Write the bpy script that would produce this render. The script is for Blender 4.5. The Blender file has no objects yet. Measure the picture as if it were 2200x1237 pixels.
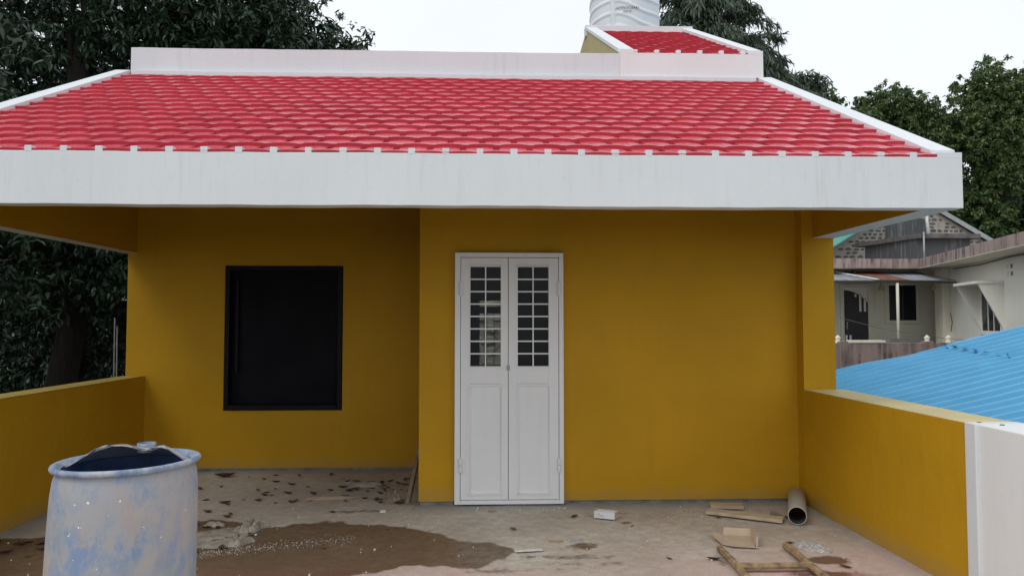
import bpy, bmesh, math, random
import numpy as np
from mathutils import Vector, Matrix
R = math.radians
random.seed(7)
rng = np.random.default_rng(11)
sc = bpy.context.scene
col = sc.collection

# ------------------------------------------------------------------ camera, sky, sun, exposure
cam_d = bpy.data.cameras.new('camera')
cam = bpy.data.objects.new('camera', cam_d); col.objects.link(cam)
cam.location = (0, 0, 1.52)
cam.rotation_euler = (R(90 + 2.57), 0, R(-2.0))
cam_d.sensor_width = 36; cam_d.lens = 36 * 1590 / 2200
cam_d.clip_start = .05; cam_d.clip_end = 600
sc.camera = cam

SUN_EL, SUN_AZ = 48, 230          # elevation, compass angle from +Y towards +X
w = bpy.data.worlds.new('World'); sc.world = w; w.use_nodes = True
wn, wl = w.node_tree.nodes, w.node_tree.links
bg = wn['Background']
sky = wn.new('ShaderNodeTexSky'); sky.sky_type = 'NISHITA'; sky.sun_disc = False
sky.sun_elevation = R(SUN_EL); sky.sun_rotation = R(SUN_AZ); sky.dust_density = 4
# an even white cloud deck covers the sky
tc = wn.new('ShaderNodeTexCoord'); nz = wn.new('ShaderNodeTexNoise')
nz.inputs['Scale'].default_value = 2.2; nz.inputs['Detail'].default_value = 4
wl.new(tc.outputs['Generated'], nz.inputs['Vector'])
cr = wn.new('ShaderNodeValToRGB')
cr.color_ramp.elements[0].position = .3; cr.color_ramp.elements[0].color = (9.1, 9.6, 10.2, 1)
cr.color_ramp.elements[1].position = .7; cr.color_ramp.elements[1].color = (10.2, 10.6, 11.1, 1)
wl.new(nz.outputs['Fac'], cr.inputs[0])
mx = wn.new('ShaderNodeMix'); mx.data_type = 'RGBA'; mx.inputs['Factor'].default_value = .93
wl.new(sky.outputs[0], mx.inputs['A']); wl.new(cr.outputs[0], mx.inputs['B'])
wl.new(mx.outputs['Result'], bg.inputs['Color'])
bg.inputs['Strength'].default_value = .104

sd = bpy.data.lights.new('sun', 'SUN'); sd.energy = 1.0; sd.angle = R(30); sd.color = (1, .97, .93)
so = bpy.data.objects.new('sun', sd); col.objects.link(so)
dv = Vector((math.sin(R(SUN_AZ)) * math.cos(R(SUN_EL)), math.cos(R(SUN_AZ)) * math.cos(R(SUN_EL)), math.sin(R(SUN_EL))))
so.rotation_euler = dv.to_track_quat('Z', 'Y').to_euler(); so.location = (0, 0, 30)

sc.view_settings.view_transform = 'Standard'; sc.view_settings.look = 'None'
sc.view_settings.exposure = 0; sc.view_settings.gamma = 1

# ------------------------------------------------------------------ materials
class Mat:
    def __init__(s, name, rough=.6, spec=.5):
        s.m = bpy.data.materials.new(name); s.m.use_nodes = True
        s.n = s.m.node_tree.nodes; s.l = s.m.node_tree.links
        s.b = s.n['Principled BSDF']
        s.b.inputs['Roughness'].default_value = rough
        s.b.inputs['Specular IOR Level'].default_value = spec
        s.tc = s.n.new('ShaderNodeTexCoord')
    def coord(s, scale=(1, 1, 1), space='Object'):
        mp = s.n.new('ShaderNodeMapping'); mp.inputs['Scale'].default_value = scale
        s.l.new(s.tc.outputs[space], mp.inputs['Vector']); return mp.outputs[0]
    def noise(s, scale, detail=4, rough=.55, stretch=(1, 1, 1), space='Object'):
        t = s.n.new('ShaderNodeTexNoise'); t.inputs['Scale'].default_value = scale
        t.inputs['Detail'].default_value = detail; t.inputs['Roughness'].default_value = rough
        s.l.new(s.coord(stretch, space), t.inputs['Vector']); return t.outputs['Fac']
    def ramp(s, fac, *stops):
        r = s.n.new('ShaderNodeValToRGB'); e = r.color_ramp.elements
        while len(e) < len(stops): e.new(.5)
        for i, (p, c) in enumerate(stops):
            e[i].position = p
            e[i].color = (c, c, c, 1) if isinstance(c, (int, float)) else tuple(c) + (1,)
        s.l.new(fac, r.inputs[0]); return r.outputs[0]
    def mix(s, fac, a, b, mode='MIX'):
        m = s.n.new('ShaderNodeMix'); m.data_type = 'RGBA'; m.blend_type = mode
        for k, v in (('Factor', fac), ('A', a), ('B', b)):
            i = m.inputs[k]
            if isinstance(v, bpy.types.NodeSocket): s.l.new(v, i)
            elif k == 'Factor': i.default_value = v
            else: i.default_value = (v, v, v, 1) if isinstance(v, (int, float)) else tuple(v) + (1,)
        return m.outputs['Result']
    def math(s, op, a, b=0.):
        m = s.n.new('ShaderNodeMath'); m.operation = op
        for i, v in enumerate((a, b)):
            if isinstance(v, bpy.types.NodeSocket): s.l.new(v, m.inputs[i])
            else: m.inputs[i].default_value = v
        return m.outputs[0]
    def attr(s, name):
        a = s.n.new('ShaderNodeAttribute'); a.attribute_name = name; return a.outputs['Fac']
    def rand(s):
        return s.n.new('ShaderNodeObjectInfo').outputs['Random']
    def color(s, c):
        if isinstance(c, bpy.types.NodeSocket): s.l.new(c, s.b.inputs['Base Color'])
        else: s.b.inputs['Base Color'].default_value = tuple(c) + (1,)
        return s
    def roughness(s, c): s.l.new(c, s.b.inputs['Roughness']); return s
    def bump(s, h, strength=.3, dist=.01):
        b = s.n.new('ShaderNodeBump'); b.inputs['Strength'].default_value = strength
        b.inputs['Distance'].default_value = dist
        s.l.new(h, b.inputs['Height']); s.l.new(b.outputs[0], s.b.inputs['Normal']); return s

M = {}
def simple(name, c, rough=.6, var=.15, scale=6., bump=.1, bdist=.004, bscale=60., spec=.4, stretch=(1, 1, 1)):
    m = Mat(name, rough, spec)
    n = m.noise(scale, 5, stretch=stretch)
    m.color(m.ramp(n, (.3, [x * (1 - var) for x in c]), (.7, [min(1, x * (1 + var)) for x in c])))
    if bump: m.bump(m.noise(bscale, 4, stretch=stretch), bump, bdist)
    M[name] = m.m; return m

def mk_yellow():
    m = Mat('yellow_paint', .55, .14)
    big = m.noise(1.1, 4); fine = m.noise(14, 5); st = m.noise(5, 4, stretch=(3, 3, .25))
    c = m.ramp(big, (.3, (.455, .248, .011)), (.7, (.53, .288, .013)))
    c = m.mix(m.ramp(st, (.55, 0), (.8, .22)), c, (.37, .20, .02))
    c = m.mix(m.ramp(fine, (.62, 0), (.8, .18)), c, (.43, .26, .04))
    sx = m.n.new('ShaderNodeSeparateXYZ'); m.l.new(m.tc.outputs['Object'], sx.inputs[0])
    low = m.ramp(m.math('ADD', sx.outputs['Z'], m.math('MULTIPLY', m.noise(6, 5, .7), .22)), (.10, .65), (.26, 0))
    c = m.mix(low, c, (.34, .24, .10))                      # splash dirt along the foot of the walls
    m.color(c); m.roughness(m.ramp(fine, (.3, .45), (.7, .65)))
    m.bump(m.math('ADD', m.math('ADD', m.noise(120, 3), m.math('MULTIPLY', m.noise(9, 3), 2.)), m.math('MULTIPLY', m.noise(2.6, 3, stretch=(1, 1, .5)), 7.)), .30, .005)
    M['yellow'] = m.m
mk_yellow()

def mk_white(name, c, dirt, dirtcol=(.30, .29, .26), streak=7., rough=.6, lo=.52, hi=.72):
    m = Mat(name, rough, .3)
    big = m.noise(1.3, 5); fine = m.noise(30, 5)
    s1 = m.noise(streak, 5, .65, stretch=(3.2, 3.2, .22)); s2 = m.noise(2.2, 4)
    k = m.ramp(big, (.3, [x * .94 for x in c]), (.7, c))
    mask = m.math('MULTIPLY', m.ramp(s1, (lo, 0), (hi, 1)), m.ramp(s2, (.35, .15), (.65, 1)))
    k = m.mix(m.math('MULTIPLY', mask, dirt), k, dirtcol)
    k = m.mix(m.math('MULTIPLY', m.ramp(fine, (.64, 0), (.74, 1)), dirt * .55), k, dirtcol)
    m.color(k)
    m.bump(m.math('ADD', m.noise(90, 3), m.math('MULTIPLY', m.noise(7, 4), 1.6)), .25, .004)
    M[name] = m.m
mk_white('white_paint', (.70, .735, .755), .20)
mk_white('white_rain', (.80, .81, .81), .10, (.28, .28, .25))
mk_white('house_white', (.89, .88, .81), .2, (.34, .34, .28), 3.)
mk_white('house_cream', (.79, .76, .63), .28, (.36, .34, .26), 2.)
mk_white('pink_concrete', (.40, .315, .29), 1.0, (.06, .052, .05), 2.2, .9, .44, .62)
mk_white('dirty_wall', (.30, .235, .215), 1.0, (.06, .05, .046), 2.2, .9, .42, .62)
mk_white('black_concrete', (.085, .09, .095), .75, (.36, .38, .36), 2.4, .9)
mk_white('ochre_plaster', (.47, .40, .21), .7, (.25, .19, .07), 4., .85)
mk_white('door_paint', (.83, .84, .845), .10, (.4, .4, .38), 5., .42)

def mk_tile():
    m = Mat('tile_red', .34, .5)
    rv = m.rand(); n = m.noise(9, 5); d = m.noise(2.3, 5, .7)
    c = m.ramp(rv, (0, (.49, .046, .070)), (.5, (.55, .056, .082)), (1, (.61, .074, .102)))
    c = m.mix(m.ramp(n, (.45, 0), (.75, .35)), c, (.60, .10, .125))
    c = m.mix(m.ramp(d, (.58, 0), (.76, .32)), c, (.32, .04, .05))
    m.color(c); m.roughness(m.ramp(n, (.3, .20), (.7, .38)))
    m.bump(m.noise(70, 3), .12, .003)
    M['tile'] = m.m
mk_tile()

def mk_floor():
    m = Mat('floor_cement', .8, .35)
    wet0, red, pale, cem = m.attr('wet'), m.attr('red'), m.attr('pale'), m.attr('cem')
    n1 = m.noise(1.6, 6, .62); n2 = m.noise(13, 6, .65); n3 = m.noise(70, 4); n4 = m.noise(3.8, 6, .7)
    c = m.ramp(n1, (.28, (.38, .335, .275)), (.5, (.50, .452, .382)), (.72, (.59, .545, .475)))
    c = m.mix(m.ramp(n2, (.40, 0), (.66, .7)), c, (.37, .30, .235))
    c = m.mix(m.ramp(n4, (.56, 0), (.70, .55)), c, (.66, .61, .55))
    c = m.mix(m.ramp(n3, (.58, 0), (.68, .75)), c, (.25, .20, .155))
    c = m.mix(cem, c, m.ramp(n2, (.3, (.23, .24, .235)), (.7, (.33, .335, .32))))
    c = m.mix(m.math('MULTIPLY', red, m.ramp(n2, (.2, .55), (.7, 1.0))), c, m.ramp(n4, (.3, (.62, .32, .30)), (.7, (.62, .49, .45))))
    c = m.mix(pale, c, (.60, .57, .53))
    wet = m.ramp(m.math('ADD', wet0, m.math('MULTIPLY', m.math('SUBTRACT', m.math('ADD', n2, n4), 1.), .9)), (.30, 0), (.62, 1))
    wc = m.mix(1., c, (.33, .255, .195), 'MULTIPLY')
    c = m.mix(wet, c, wc)
    m.color(c)
    m.roughness(m.mix(wet, m.ramp(n2, (.3, .7), (.7, .92)), m.ramp(n2, (.35, .34), (.7, .62))))
    m.bump(m.math('ADD', m.math('MULTIPLY', n2, 1.2), n3), .45, .006)
    M['floor'] = m.m
mk_floor()

def mk_drum():
    m = Mat('drum_plastic', .55, .35)
    a = m.noise(7.5, 6, .65, stretch=(1, 1, .8)); b = m.noise(8, 6, .75, stretch=(1.2, 1.2, .75))
    f = m.noise(26, 6, .75, stretch=(2, 2, .35)); g = m.noise(3.2, 3)
    c = m.ramp(a, (.34, (.25, .29, .355)), (.5, (.335, .34, .365)), (.66, (.37, .325, .305)))
    c = m.mix(m.ramp(b, (.50, 0), (.62, .85)), c, (.17, .26, .43))
    c = m.mix(m.ramp(f, (.56, 0), (.70, .65)), c, (.25, .24, .25))
    c = m.mix(m.ramp(g, (.52, 0), (.66, .75)), c, (.46, .375, .315))
    sp = m.noise(48, 2); c = m.mix(m.ramp(sp, (.73, 0), (.745, 1)), c, (.78, .78, .76))
    m.color(c); m.bump(m.math('ADD', f, m.noise(60, 3)), .2, .004)
    M['drum'] = m.m
    m = Mat('drum_blue', .45, .4)
    c = m.ramp(m.noise(14, 5, .7), (.35, (.11, .165, .29)), (.5, (.24, .295, .39)), (.68, (.44, .45, .47)))
    m.color(c); M['drum_blue'] = m.m
    m = Mat('drum_inside', .5, .4); m.color(m.ramp(m.noise(8, 4), (.3, (.015, .035, .09)), (.7, (.05, .10, .22)))); M['drum_in'] = m.m
mk_drum()

def mk_leaf(name, dark, light, rough=.42, yellow=None, trans=.0):
    m = Mat(name, rough, .45)
    t = m.attr('tone'); c = m.ramp(t, (0, dark), (.75, light), (1, yellow or light))
    m.color(c)
    if trans:
        tr = m.n.new('ShaderNodeBsdfTranslucent'); m.l.new(c, tr.inputs['Color'])
        ms = m.n.new('ShaderNodeMixShader'); ms.inputs[0].default_value = trans
        out = m.n['Material Output']
        m.l.new(m.b.outputs[0], ms.inputs[1]); m.l.new(tr.outputs[0], ms.inputs[2]); m.l.new(ms.outputs[0], out.inputs[0])
    M[name] = m.m
mk_leaf('leaf_mango', (.010, .024, .014), (.034, .070, .034), .40)
mk_leaf('leaf_right', (.045, .085, .034), (.125, .19, .062), .42, (.18, .215, .075), .3)
mk_leaf('leaf_feather', (.058, .090, .068), (.130, .175, .115), .5, (.17, .20, .12), .25)
mk_leaf('leaf_dry', (.05, .03, .018), (.14, .085, .045), .7)
simple('bark', (.020, .017, .014), .9, .4, 8, .6, .03, 14, stretch=(2, 2, .5))
simple('grass_ground', (.045, .040, .026), .95, .5, .8, .5, .05, 6)
simple('litter', (.16, .10, .08), .95, .4, 3, .4, .03, 12)
simple('black_granite', (.008, .009, .013), .5, .3, 20, .05, spec=.12)
simple('black_board', (.007, .007, .010), .7, .25, 3, .05, spec=.12)
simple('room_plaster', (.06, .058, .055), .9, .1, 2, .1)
simple('raw_concrete', (.20, .20, .19), .9, .25, 5, .3)
simple('pvc_grey', (.40, .40, .365), .45, .10, 9, .05)
simple('pvc_white', (.66, .72, .68), .5, .15, 5, .05)
simple('pvc_in', (.07, .075, .08), .6, .2, 9, .05)
simple('plank', (.50, .40, .285), .75, .22, 7, .2, .003, 40, stretch=(.4, 4, 4))
simple('old_wood', (.30, .205, .115), .8, .5, 16, .3, .004, 50)
simple('grey_wood', (.23, .18, .13), .85, .35, 12, .3)
simple('cardboard', (.48, .375, .27), .8, .10, 8, .1)
simple('card_white', (.68, .68, .68), .6, .06, 8, .05)
simple('card_blue', (.06, .12, .30), .6, .1, 8, .05)
simple('print_ink', (.30, .31, .34), .6, .1, 8, 0)
simple('ink_black', (.015, .015, .018), .6, .1, 8, 0)
simple('cloth', (.30, .265, .215), .9, .3, 10, .3)
simple('plastic_white', (.74, .74, .72), .4, .05, 8, 0)
simple('crumb', (.62, .60, .56), .9, .2, 30, 0)
simple('tank_plastic', (.70, .74, .765), .42, .04, 3, .05)
simple('steel_dark', (.05, .05, .05), .5, .2, 8, 0)
simple('galv', (.34, .37, .36), .45, .2, 4, .1)
simple('galv_awning', (.28, .29, .32), .55, .3, 5, .1, stretch=(1, .3, 1))
simple('rust', (.19, .085, .062), .85, .4, 6, .2, stretch=(1, .3, 1))
simple('green_sheet', (.055, .42, .32), .5, .1, 3, .1)
simple('door_brown', (.045, .040, .042), .5, .2, 6, .1)
simple('lamp_shade', (.60, .47, .15), .5, .1, 6, 0)
simple('dark_glass', (.014, .018, .022), .15, .2, 2, 0)
simple('mortar', (.36, .33, .29), .95, .2, 6, .4, .01, 30)
simple('stone_dark', (.115, .112, .108), .9, .4, 2.6, .4, .01, 30)
simple('cable', (.12, .12, .12), .6, .1, 8, 0)
simple('yellow_pale', (.60, .50, .245), .5, .10, 3, .15)  # right parapet cap, much paler yellow than the walls
simple('yellow_pale_left', (.50, .37, .09), .5, .10, 3, .15)  # left parapet cap, slightly paler yellow than the walls
simple('wall_base_strip', (.20, .195, .18), .9, .35, 9, .3)

def mk_blue():
    m = Mat('blue_sheet', .30, .5)
    n = m.noise(1.5, 4); f = m.noise(20, 4, stretch=(.3, 2, 1))
    c = m.ramp(n, (.3, (.075, .33, .55)), (.7, (.10, .38, .62)))
    c = m.mix(m.ramp(f, (.6, 0), (.8, .3)), c, (.22, .42, .58))
    m.color(c); M['blue'] = m.m
mk_blue()

def mk_glass(name, tint=(1, 1, 1), ior=1.45, haze=.0):
    m = bpy.data.materials.new(name); m.use_nodes = True
    n, l = m.node_tree.nodes, m.node_tree.links; n.remove(n['Principled BSDF'])
    t = n.new('ShaderNodeBsdfTransparent'); t.inputs[0].default_value = tint + (1,)
    g = n.new('ShaderNodeBsdfGlossy'); g.inputs['Roughness'].default_value = .04
    f = n.new('ShaderNodeFresnel'); f.inputs[0].default_value = ior
    x = n.new('ShaderNodeMixShader'); l.new(f.outputs[0], x.inputs[0]); l.new(t.outputs[0], x.inputs[1]); l.new(g.outputs[0], x.inputs[2])
    last = x
    if haze:
        d = n.new('ShaderNodeBsdfDiffuse'); d.inputs[0].default_value = (.8, .8, .8, 1)
        y = n.new('ShaderNodeMixShader'); y.inputs[0].default_value = haze
        l.new(x.outputs[0], y.inputs[1]); l.new(d.outputs[0], y.inputs[2]); last = y
    l.new(last.outputs[0], n['Material Output'].inputs[0]); M[name] = m
mk_glass('glass', (.80, .84, .83), 1.22); mk_glass('clear_plastic', (.95, .95, .96), 1.5, .22)

# ------------------------------------------------------------------ mesh helpers
class MB:
    def __init__(s): s.v = []; s.f = []
    def add(s, v, f):
        o = len(s.v); s.v += [tuple(p) for p in v]; s.f += [tuple(i + o for i in q) for q in f]; return s
    def box(s, x0, x1, y0, y1, z0, z1):
        v = [(x0, y0, z0), (x1, y0, z0), (x1, y1, z0), (x0, y1, z0), (x0, y0, z1), (x1, y0, z1), (x1, y1, z1), (x0, y1, z1)]
        return s.hexa(v)
    def hexa(s, v):
        return s.add(v, [(3, 2, 1, 0), (4, 5, 6, 7), (0, 1, 5, 4), (1, 2, 6, 5), (2, 3, 7, 6), (3, 0, 4, 7)])
    def prism(s, poly, z0, z1):                       # counter-clockwise xy polygon
        n = len(poly)
        v = [(x, y, z0) for x, y in poly] + [(x, y, z1) for x, y in poly]
        return s.add(v, [tuple(range(n - 1, -1, -1)), tuple(range(n, 2 * n))] + [(i, (i + 1) % n, n + (i + 1) % n, n + i) for i in range(n)])
    def sweep(s, poly, p0, p1):                       # polygon of 3D points moved by p1
        n = len(poly); a = [Vector(p) + Vector(p0) for p in poly]; b = [Vector(p) + Vector(p1) for p in poly]
        return s.add(a + b, [tuple(range(n - 1, -1, -1)), tuple(range(n, 2 * n))] + [(i, (i + 1) % n, n + (i + 1) % n, n + i) for i in range(n)])
    def tube(s, pts, rad, n=8, cap=True):
        pts = [Vector(p) for p in pts]; rad = rad if isinstance(rad, (list, tuple)) else [rad] * len(pts)
        rings = []; o = len(s.v)
        for i, p in enumerate(pts):
            t = (pts[min(i + 1, len(pts) - 1)] - pts[max(i - 1, 0)]).normalized()
            a = t.cross(Vector((0, 0, 1)) if abs(t.z) < .9 else Vector((1, 0, 0))).normalized(); b = t.cross(a)
            for k in range(n):
                q = p + (a * math.cos(2 * math.pi * k / n) + b * math.sin(2 * math.pi * k / n)) * rad[i]
                s.v.append(tuple(q))
        for i in range(len(pts) - 1):
            for k in range(n):
                s.f.append((o + i * n + k, o + (i + 1) * n + k, o + (i + 1) * n + (k + 1) % n, o + i * n + (k + 1) % n))
        if cap:
            s.f.append(tuple(o + k for k in range(n))); s.f.append(tuple(o + (len(pts) - 1) * n + k for k in range(n - 1, -1, -1)))
        return s
    def lathe(s, prof, n=40, c=(0, 0), fn=None):
        o = len(s.v)
        for r, z in prof:
            for k in range(n):
                a = 2 * math.pi * k / n; x, y, zz = r * math.cos(a), r * math.sin(a), z
                if fn: x, y, zz = fn(x, y, zz)
                s.v.append((c[0] + x, c[1] + y, zz))
        for i in range(len(prof) - 1):
            for k in range(n):
                s.f.append((o + i * n + k, o + i * n + (k + 1) % n, o + (i + 1) * n + (k + 1) % n, o + (i + 1) * n + k))
        return s
    def mesh(s, name):
        me = bpy.data.meshes.new(name); me.from_pydata(s.v, [], s.f); me.validate(); me.update(); return me
    def build(s, name, mat, parent=None, smooth=False, bevel=0., loc=None, fix=True):
        me = s.mesh(name)
        if bevel or fix:
            bm = bmesh.new(); bm.from_mesh(me)
            if fix: bmesh.ops.recalc_face_normals(bm, faces=bm.faces)
            if bevel: bmesh.ops.bevel(bm, geom=bm.edges[:], offset=bevel, segments=2, affect='EDGES', profile=.6)
            bm.to_mesh(me); bm.free()
        return link(name, me, mat, parent, smooth, loc)
def link(name, me, mat, parent=None, smooth=False, loc=None):
    o = bpy.data.objects.new(name, me); col.objects.link(o)
    if mat and not me.materials: me.materials.append(M[mat])
    if smooth:
        for p in me.polygons: p.use_smooth = True
    o.parent = parent
    if loc: o.location = loc
    return o
def tag(o, label, cat, group=None):
    o['label'] = label; o['category'] = cat
    if group: o['group'] = group
    return o
def struct(o): o['kind'] = 'structure'; return o
def stuff(o): o['kind'] = 'stuff'; return o
def empty(name, loc, label=None, cat=None, group=None, rz=0):
    o = bpy.data.objects.new(name, None); col.objects.link(o); o.location = loc; o.rotation_euler.z = rz
    o.empty_display_size = .1
    if label: tag(o, label, cat, group)
    return o
def B(name, mat, parent, *box, bevel=0.):
    return MB().box(*box).build(name, mat, parent, bevel=bevel)

# ------------------------------------------------------------------ ground and terrace
def sstep(a, b, x): t = np.clip((x - a) / (b - a), 0, 1); return t * t * (3 - 2 * t)
def wob(x, y, f=1., seed=0):
    r = np.random.default_rng(seed); o = 0
    for i in range(9):
        a = r.uniform(0, 6.28); k = f * r.uniform(.6, 2.6); o = o + np.sin((x * math.cos(a) + y * math.sin(a)) * k * 6.28 + r.uniform(0, 6.28)) / (k / f)
    return o / 6
def grid_mesh(name, xs, ys, zf, attrs=None):
    X, Y = np.meshgrid(xs, ys); Z = zf(X, Y); nx, ny = len(xs), len(ys)
    me = bpy.data.meshes.new(name); co = np.stack([X, Y, Z], -1).reshape(-1, 3).astype(np.float32)
    i = (np.arange(ny - 1)[:, None] * nx + np.arange(nx - 1)[None]).ravel()
    q = np.stack([i, i + 1, i + nx + 1, i + nx], -1)
    me.vertices.add(len(co)); me.vertices.foreach_set('co', co.ravel())
    me.loops.add(q.size); me.loops.foreach_set('vertex_index', q.ravel().astype(np.int32))
    me.polygons.add(len(q)); me.polygons.foreach_set('loop_start', np.arange(0, q.size, 4, dtype=np.int32))
    me.polygons.foreach_set('use_smooth', np.ones(len(q), bool))
    for k, fn in (attrs or {}).items():
        a = me.attributes.new(k, 'FLOAT', 'POINT'); a.data.foreach_set('value', np.asarray(fn(X, Y), np.float32).ravel())
    me.update(); me.validate(); return me
def ground_z(X, Y):
    z = -3.2 + 3.7 * sstep(20.5, 25, Y) * sstep(3, 9, X) + 1.6 * sstep(-5, -12, X) * sstep(4, 12, Y) + .07 * wob(X, Y, .12, 3)
    return z + 1.5 * sstep(30, 70, Y)
g = link('ground', grid_mesh('ground', np.concatenate([np.linspace(-260, -32, 20), np.linspace(-30, 40, 120), np.linspace(43, 260, 20)]),
                             np.concatenate([np.linspace(-60, -12, 8), np.linspace(-10, 50, 110), np.linspace(54, 320, 30)]), ground_z), 'grass_ground'); struct(g)
base = MB().box(-3.72, 2.98, -3, 12.7, -3.6, -.03).build('terrace', 'raw_concrete'); struct(base)

def poly_sd(P):
    P = np.array(P)
    def f(X, Y):
        d = np.full(X.shape, 1e9); ins = np.zeros(X.shape, bool)
        for a, b in zip(P, np.roll(P, -1, 0)):
            e = b - a; t = np.clip(((X - a[0]) * e[0] + (Y - a[1]) * e[1]) / (e @ e), 0, 1)
            d = np.minimum(d, np.hypot(X - a[0] - t * e[0], Y - a[1] - t * e[1]))
            c = ((a[1] > Y) != (b[1] > Y)) & (X < e[0] * (Y - a[1]) / (e[1] + 1e-12) + a[0]); ins ^= c
        return np.where(ins, -d, d)
    return f
wetA = poly_sd([(-3.5, 5.3), (-3.1, 5.42), (-2.6, 5.72), (-2.12, 5.83), (-1.75, 5.78), (-1.62, 5.62), (-1.22, 5.76), (-.6, 5.59), (-.14, 5.2), (.0, 5.14), (.22, 4.99), (.0, 4.77), (-.05, 4.66), (-.47, 4.68), (-.75, 4.6), (-1.0, 4.4), (-1.7, 4.3), (-2, 3.4), (-3.5, 3.4)])
wets = [(wetA, .085)]
for cx, cy, rx, ry in ((2.17, 4.72, .13, .07), (.66, 5.07, .11, .085), (-1.0, 6.07, .25, .07), (2.1, 4.47, .2, .05), (1.5, 4.72, .05, .1), (1.0, 5.95, .07, .03), (.48, 4.86, .32, .05), (.75, 4.72, .22, .04), (.2, 4.6, .3, .05), (.45, 4.63, .15, .03), (1.05, 5.66, .1, .05), (-.4, 4.43, .5, .09)):
    wets.append(((lambda X, Y, a=cx, b=cy, p=rx, q=ry: (np.hypot((X - a) / p, (Y - b) / q) - 1) * min(p, q)), .025))
def f_wet(X, Y):
    o = np.zeros(X.shape)
    for i, (s, wv) in enumerate(wets):
        d = s(X, Y) + wv * wob(X, Y, 1.3, 40 + i) + .6 * wv * wob(X, Y, 2.6, 60 + i) + .12 * wv * wob(X, Y, 14, 80 + i)
        o = np.maximum(o, (1. if i in (0, 1, 4) else .6) * sstep(.07, -.07, d))
    for cx, cy, rx, ry in ((-.35, 4.55, .25, .035), (-.85, 4.5, .22, .035), (-.5, 4.69, .05, .03)):   # dry islands
        o = o * (1 - sstep(.01, -.01, (np.hypot((X - cx) / rx, (Y - cy) / ry) - 1) * .04 + .012 * wob(X, Y, 3, 5)))
    return o
def f_red(X, Y):
    a = sstep(5.35, 4.45, Y + .12 * wob(X, Y, .8, 9)) * sstep(.3, 1.6, X + .2 * wob(X, Y, .5, 12))
    b = sstep(.5, 0, np.hypot((X + 1.2) / 2.2, (Y - 4.35) / .5) - .6 + .25 * wob(X, Y, 1.2, 13))
    c = sstep(.4, 0, np.hypot((X - 2.0) / .5, (Y - 4.4) / .3) - .4)
    return np.clip(.50 * a + .45 * b + .5 * c + .03, 0, 1)
def f_pale(X, Y):
    t = np.clip((X + 2.0) / 1.0, 0, 1); yc = 4.97 + .29 * t; wd = .10 * (1 - t) + .03
    base_ = sstep(1.1, .1, np.abs(Y - yc) / wd) * sstep(1.0, .2, t) * (X > -2.3)
    g_ = rng.random(X.shape)
    p = base_ * np.where(g_ > .45 + .5 * t, .8, .12)
    spk = (rng.random(X.shape) > .9994) * .5
    return np.clip(p + spk, 0, 1)
def f_cem(X, Y):
    d = np.minimum(np.abs(Y - 6.2) + 10 * (X < -.6), np.abs(Y - 7.65) + 10 * (X > -.5)); d = np.minimum(d, np.abs(X - 2.69)); d = np.minimum(d, np.abs(X + 3.47))
    return sstep(.24, .03, d + .05 * wob(X, Y, 1.5, 21)) * .85
def f_fz(X, Y): return .006 * wob(X, Y, .6, 31) + .0018 * wob(X, Y, 4, 32) + .012 * f_cem(X, Y) - .004
ys = np.concatenate([np.linspace(-3, 3.9, 24), np.arange(4.0, 7.72, .0155)])
fl = link('terrace_floor', grid_mesh('terrace_floor', np.arange(-3.6, 2.80, .0155), ys, f_fz, {'wet': f_wet, 'red': f_red, 'pale': f_pale, 'cem': f_cem}), 'floor'); struct(fl)

# ------------------------------------------------------------------ the yellow house
house = empty('yellow_house', (0, 6.2, 0), 'yellow bungalow with red tiled roof, deep white eave and white double door', 'house')
house.location = (0, 0, 0)
DW, RW = 6.2, 7.65                  # door wall and set-back window wall
def wall_hole(name, mat, par, x0, x1, y0, y1, z0, z1, hole):
    a, b, c, d = hole; m = MB()
    for q in ((x0, a, z0, z1), (b, x1, z0, z1), (a, b, d, z1)) + (((a, b, z0, c),) if c > z0 else ()):
        m.box(q[0], q[1], y0, y1, q[2], q[3])
    me = m.mesh(name); bm = bmesh.new(); bm.from_mesh(me)
    bmesh.ops.remove_doubles(bm, verts=bm.verts, dist=1e-5)
    seen = {}                       # drop inner faces shared by two blocks
    for f in bm.faces:
        k = tuple(round(t, 4) for t in f.calc_center_median()); seen.setdefault(k, []).append(f)
    bmesh.ops.delete(bm, geom=[f for v in seen.values() if len(v) > 1 for f in v], context='FACES_ONLY')
    bm.to_mesh(me); bm.free()
    return link(name, me, mat, par)
wall_hole('wall', 'yellow', house, -.555, 2.80, DW, DW + .2, .035, 3.14, (-.262, .647, .035, 2.093))
wall_hole('wall', 'yellow', house, -3.645, -.557, RW, RW + .2, .035, 3.68, (-2.665, -1.468, .615, 2.088))
B('wall', 'yellow', house, -.556, -.36, DW + .2, RW + .2, .035, 3.2)
B('base_strip', 'wall_base_strip', house, -.545, -.27, DW + .012, DW + .19, -.03, .034)
B('base_strip', 'wall_base_strip', house, .655, 2.63, DW + .012, DW + .19, -.03, .034)
B('base_strip', 'wall_base_strip', house, -3.6, -.56, RW + .012, RW + .19, -.03, .034)
B('column', 'yellow', house, 2.632, 2.902, 6.07, 6.1995, .0, 2.95)
B('column', 'yellow', house, 2.805, 2.904, 6.2, 6.45, .0, 3.0)
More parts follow.
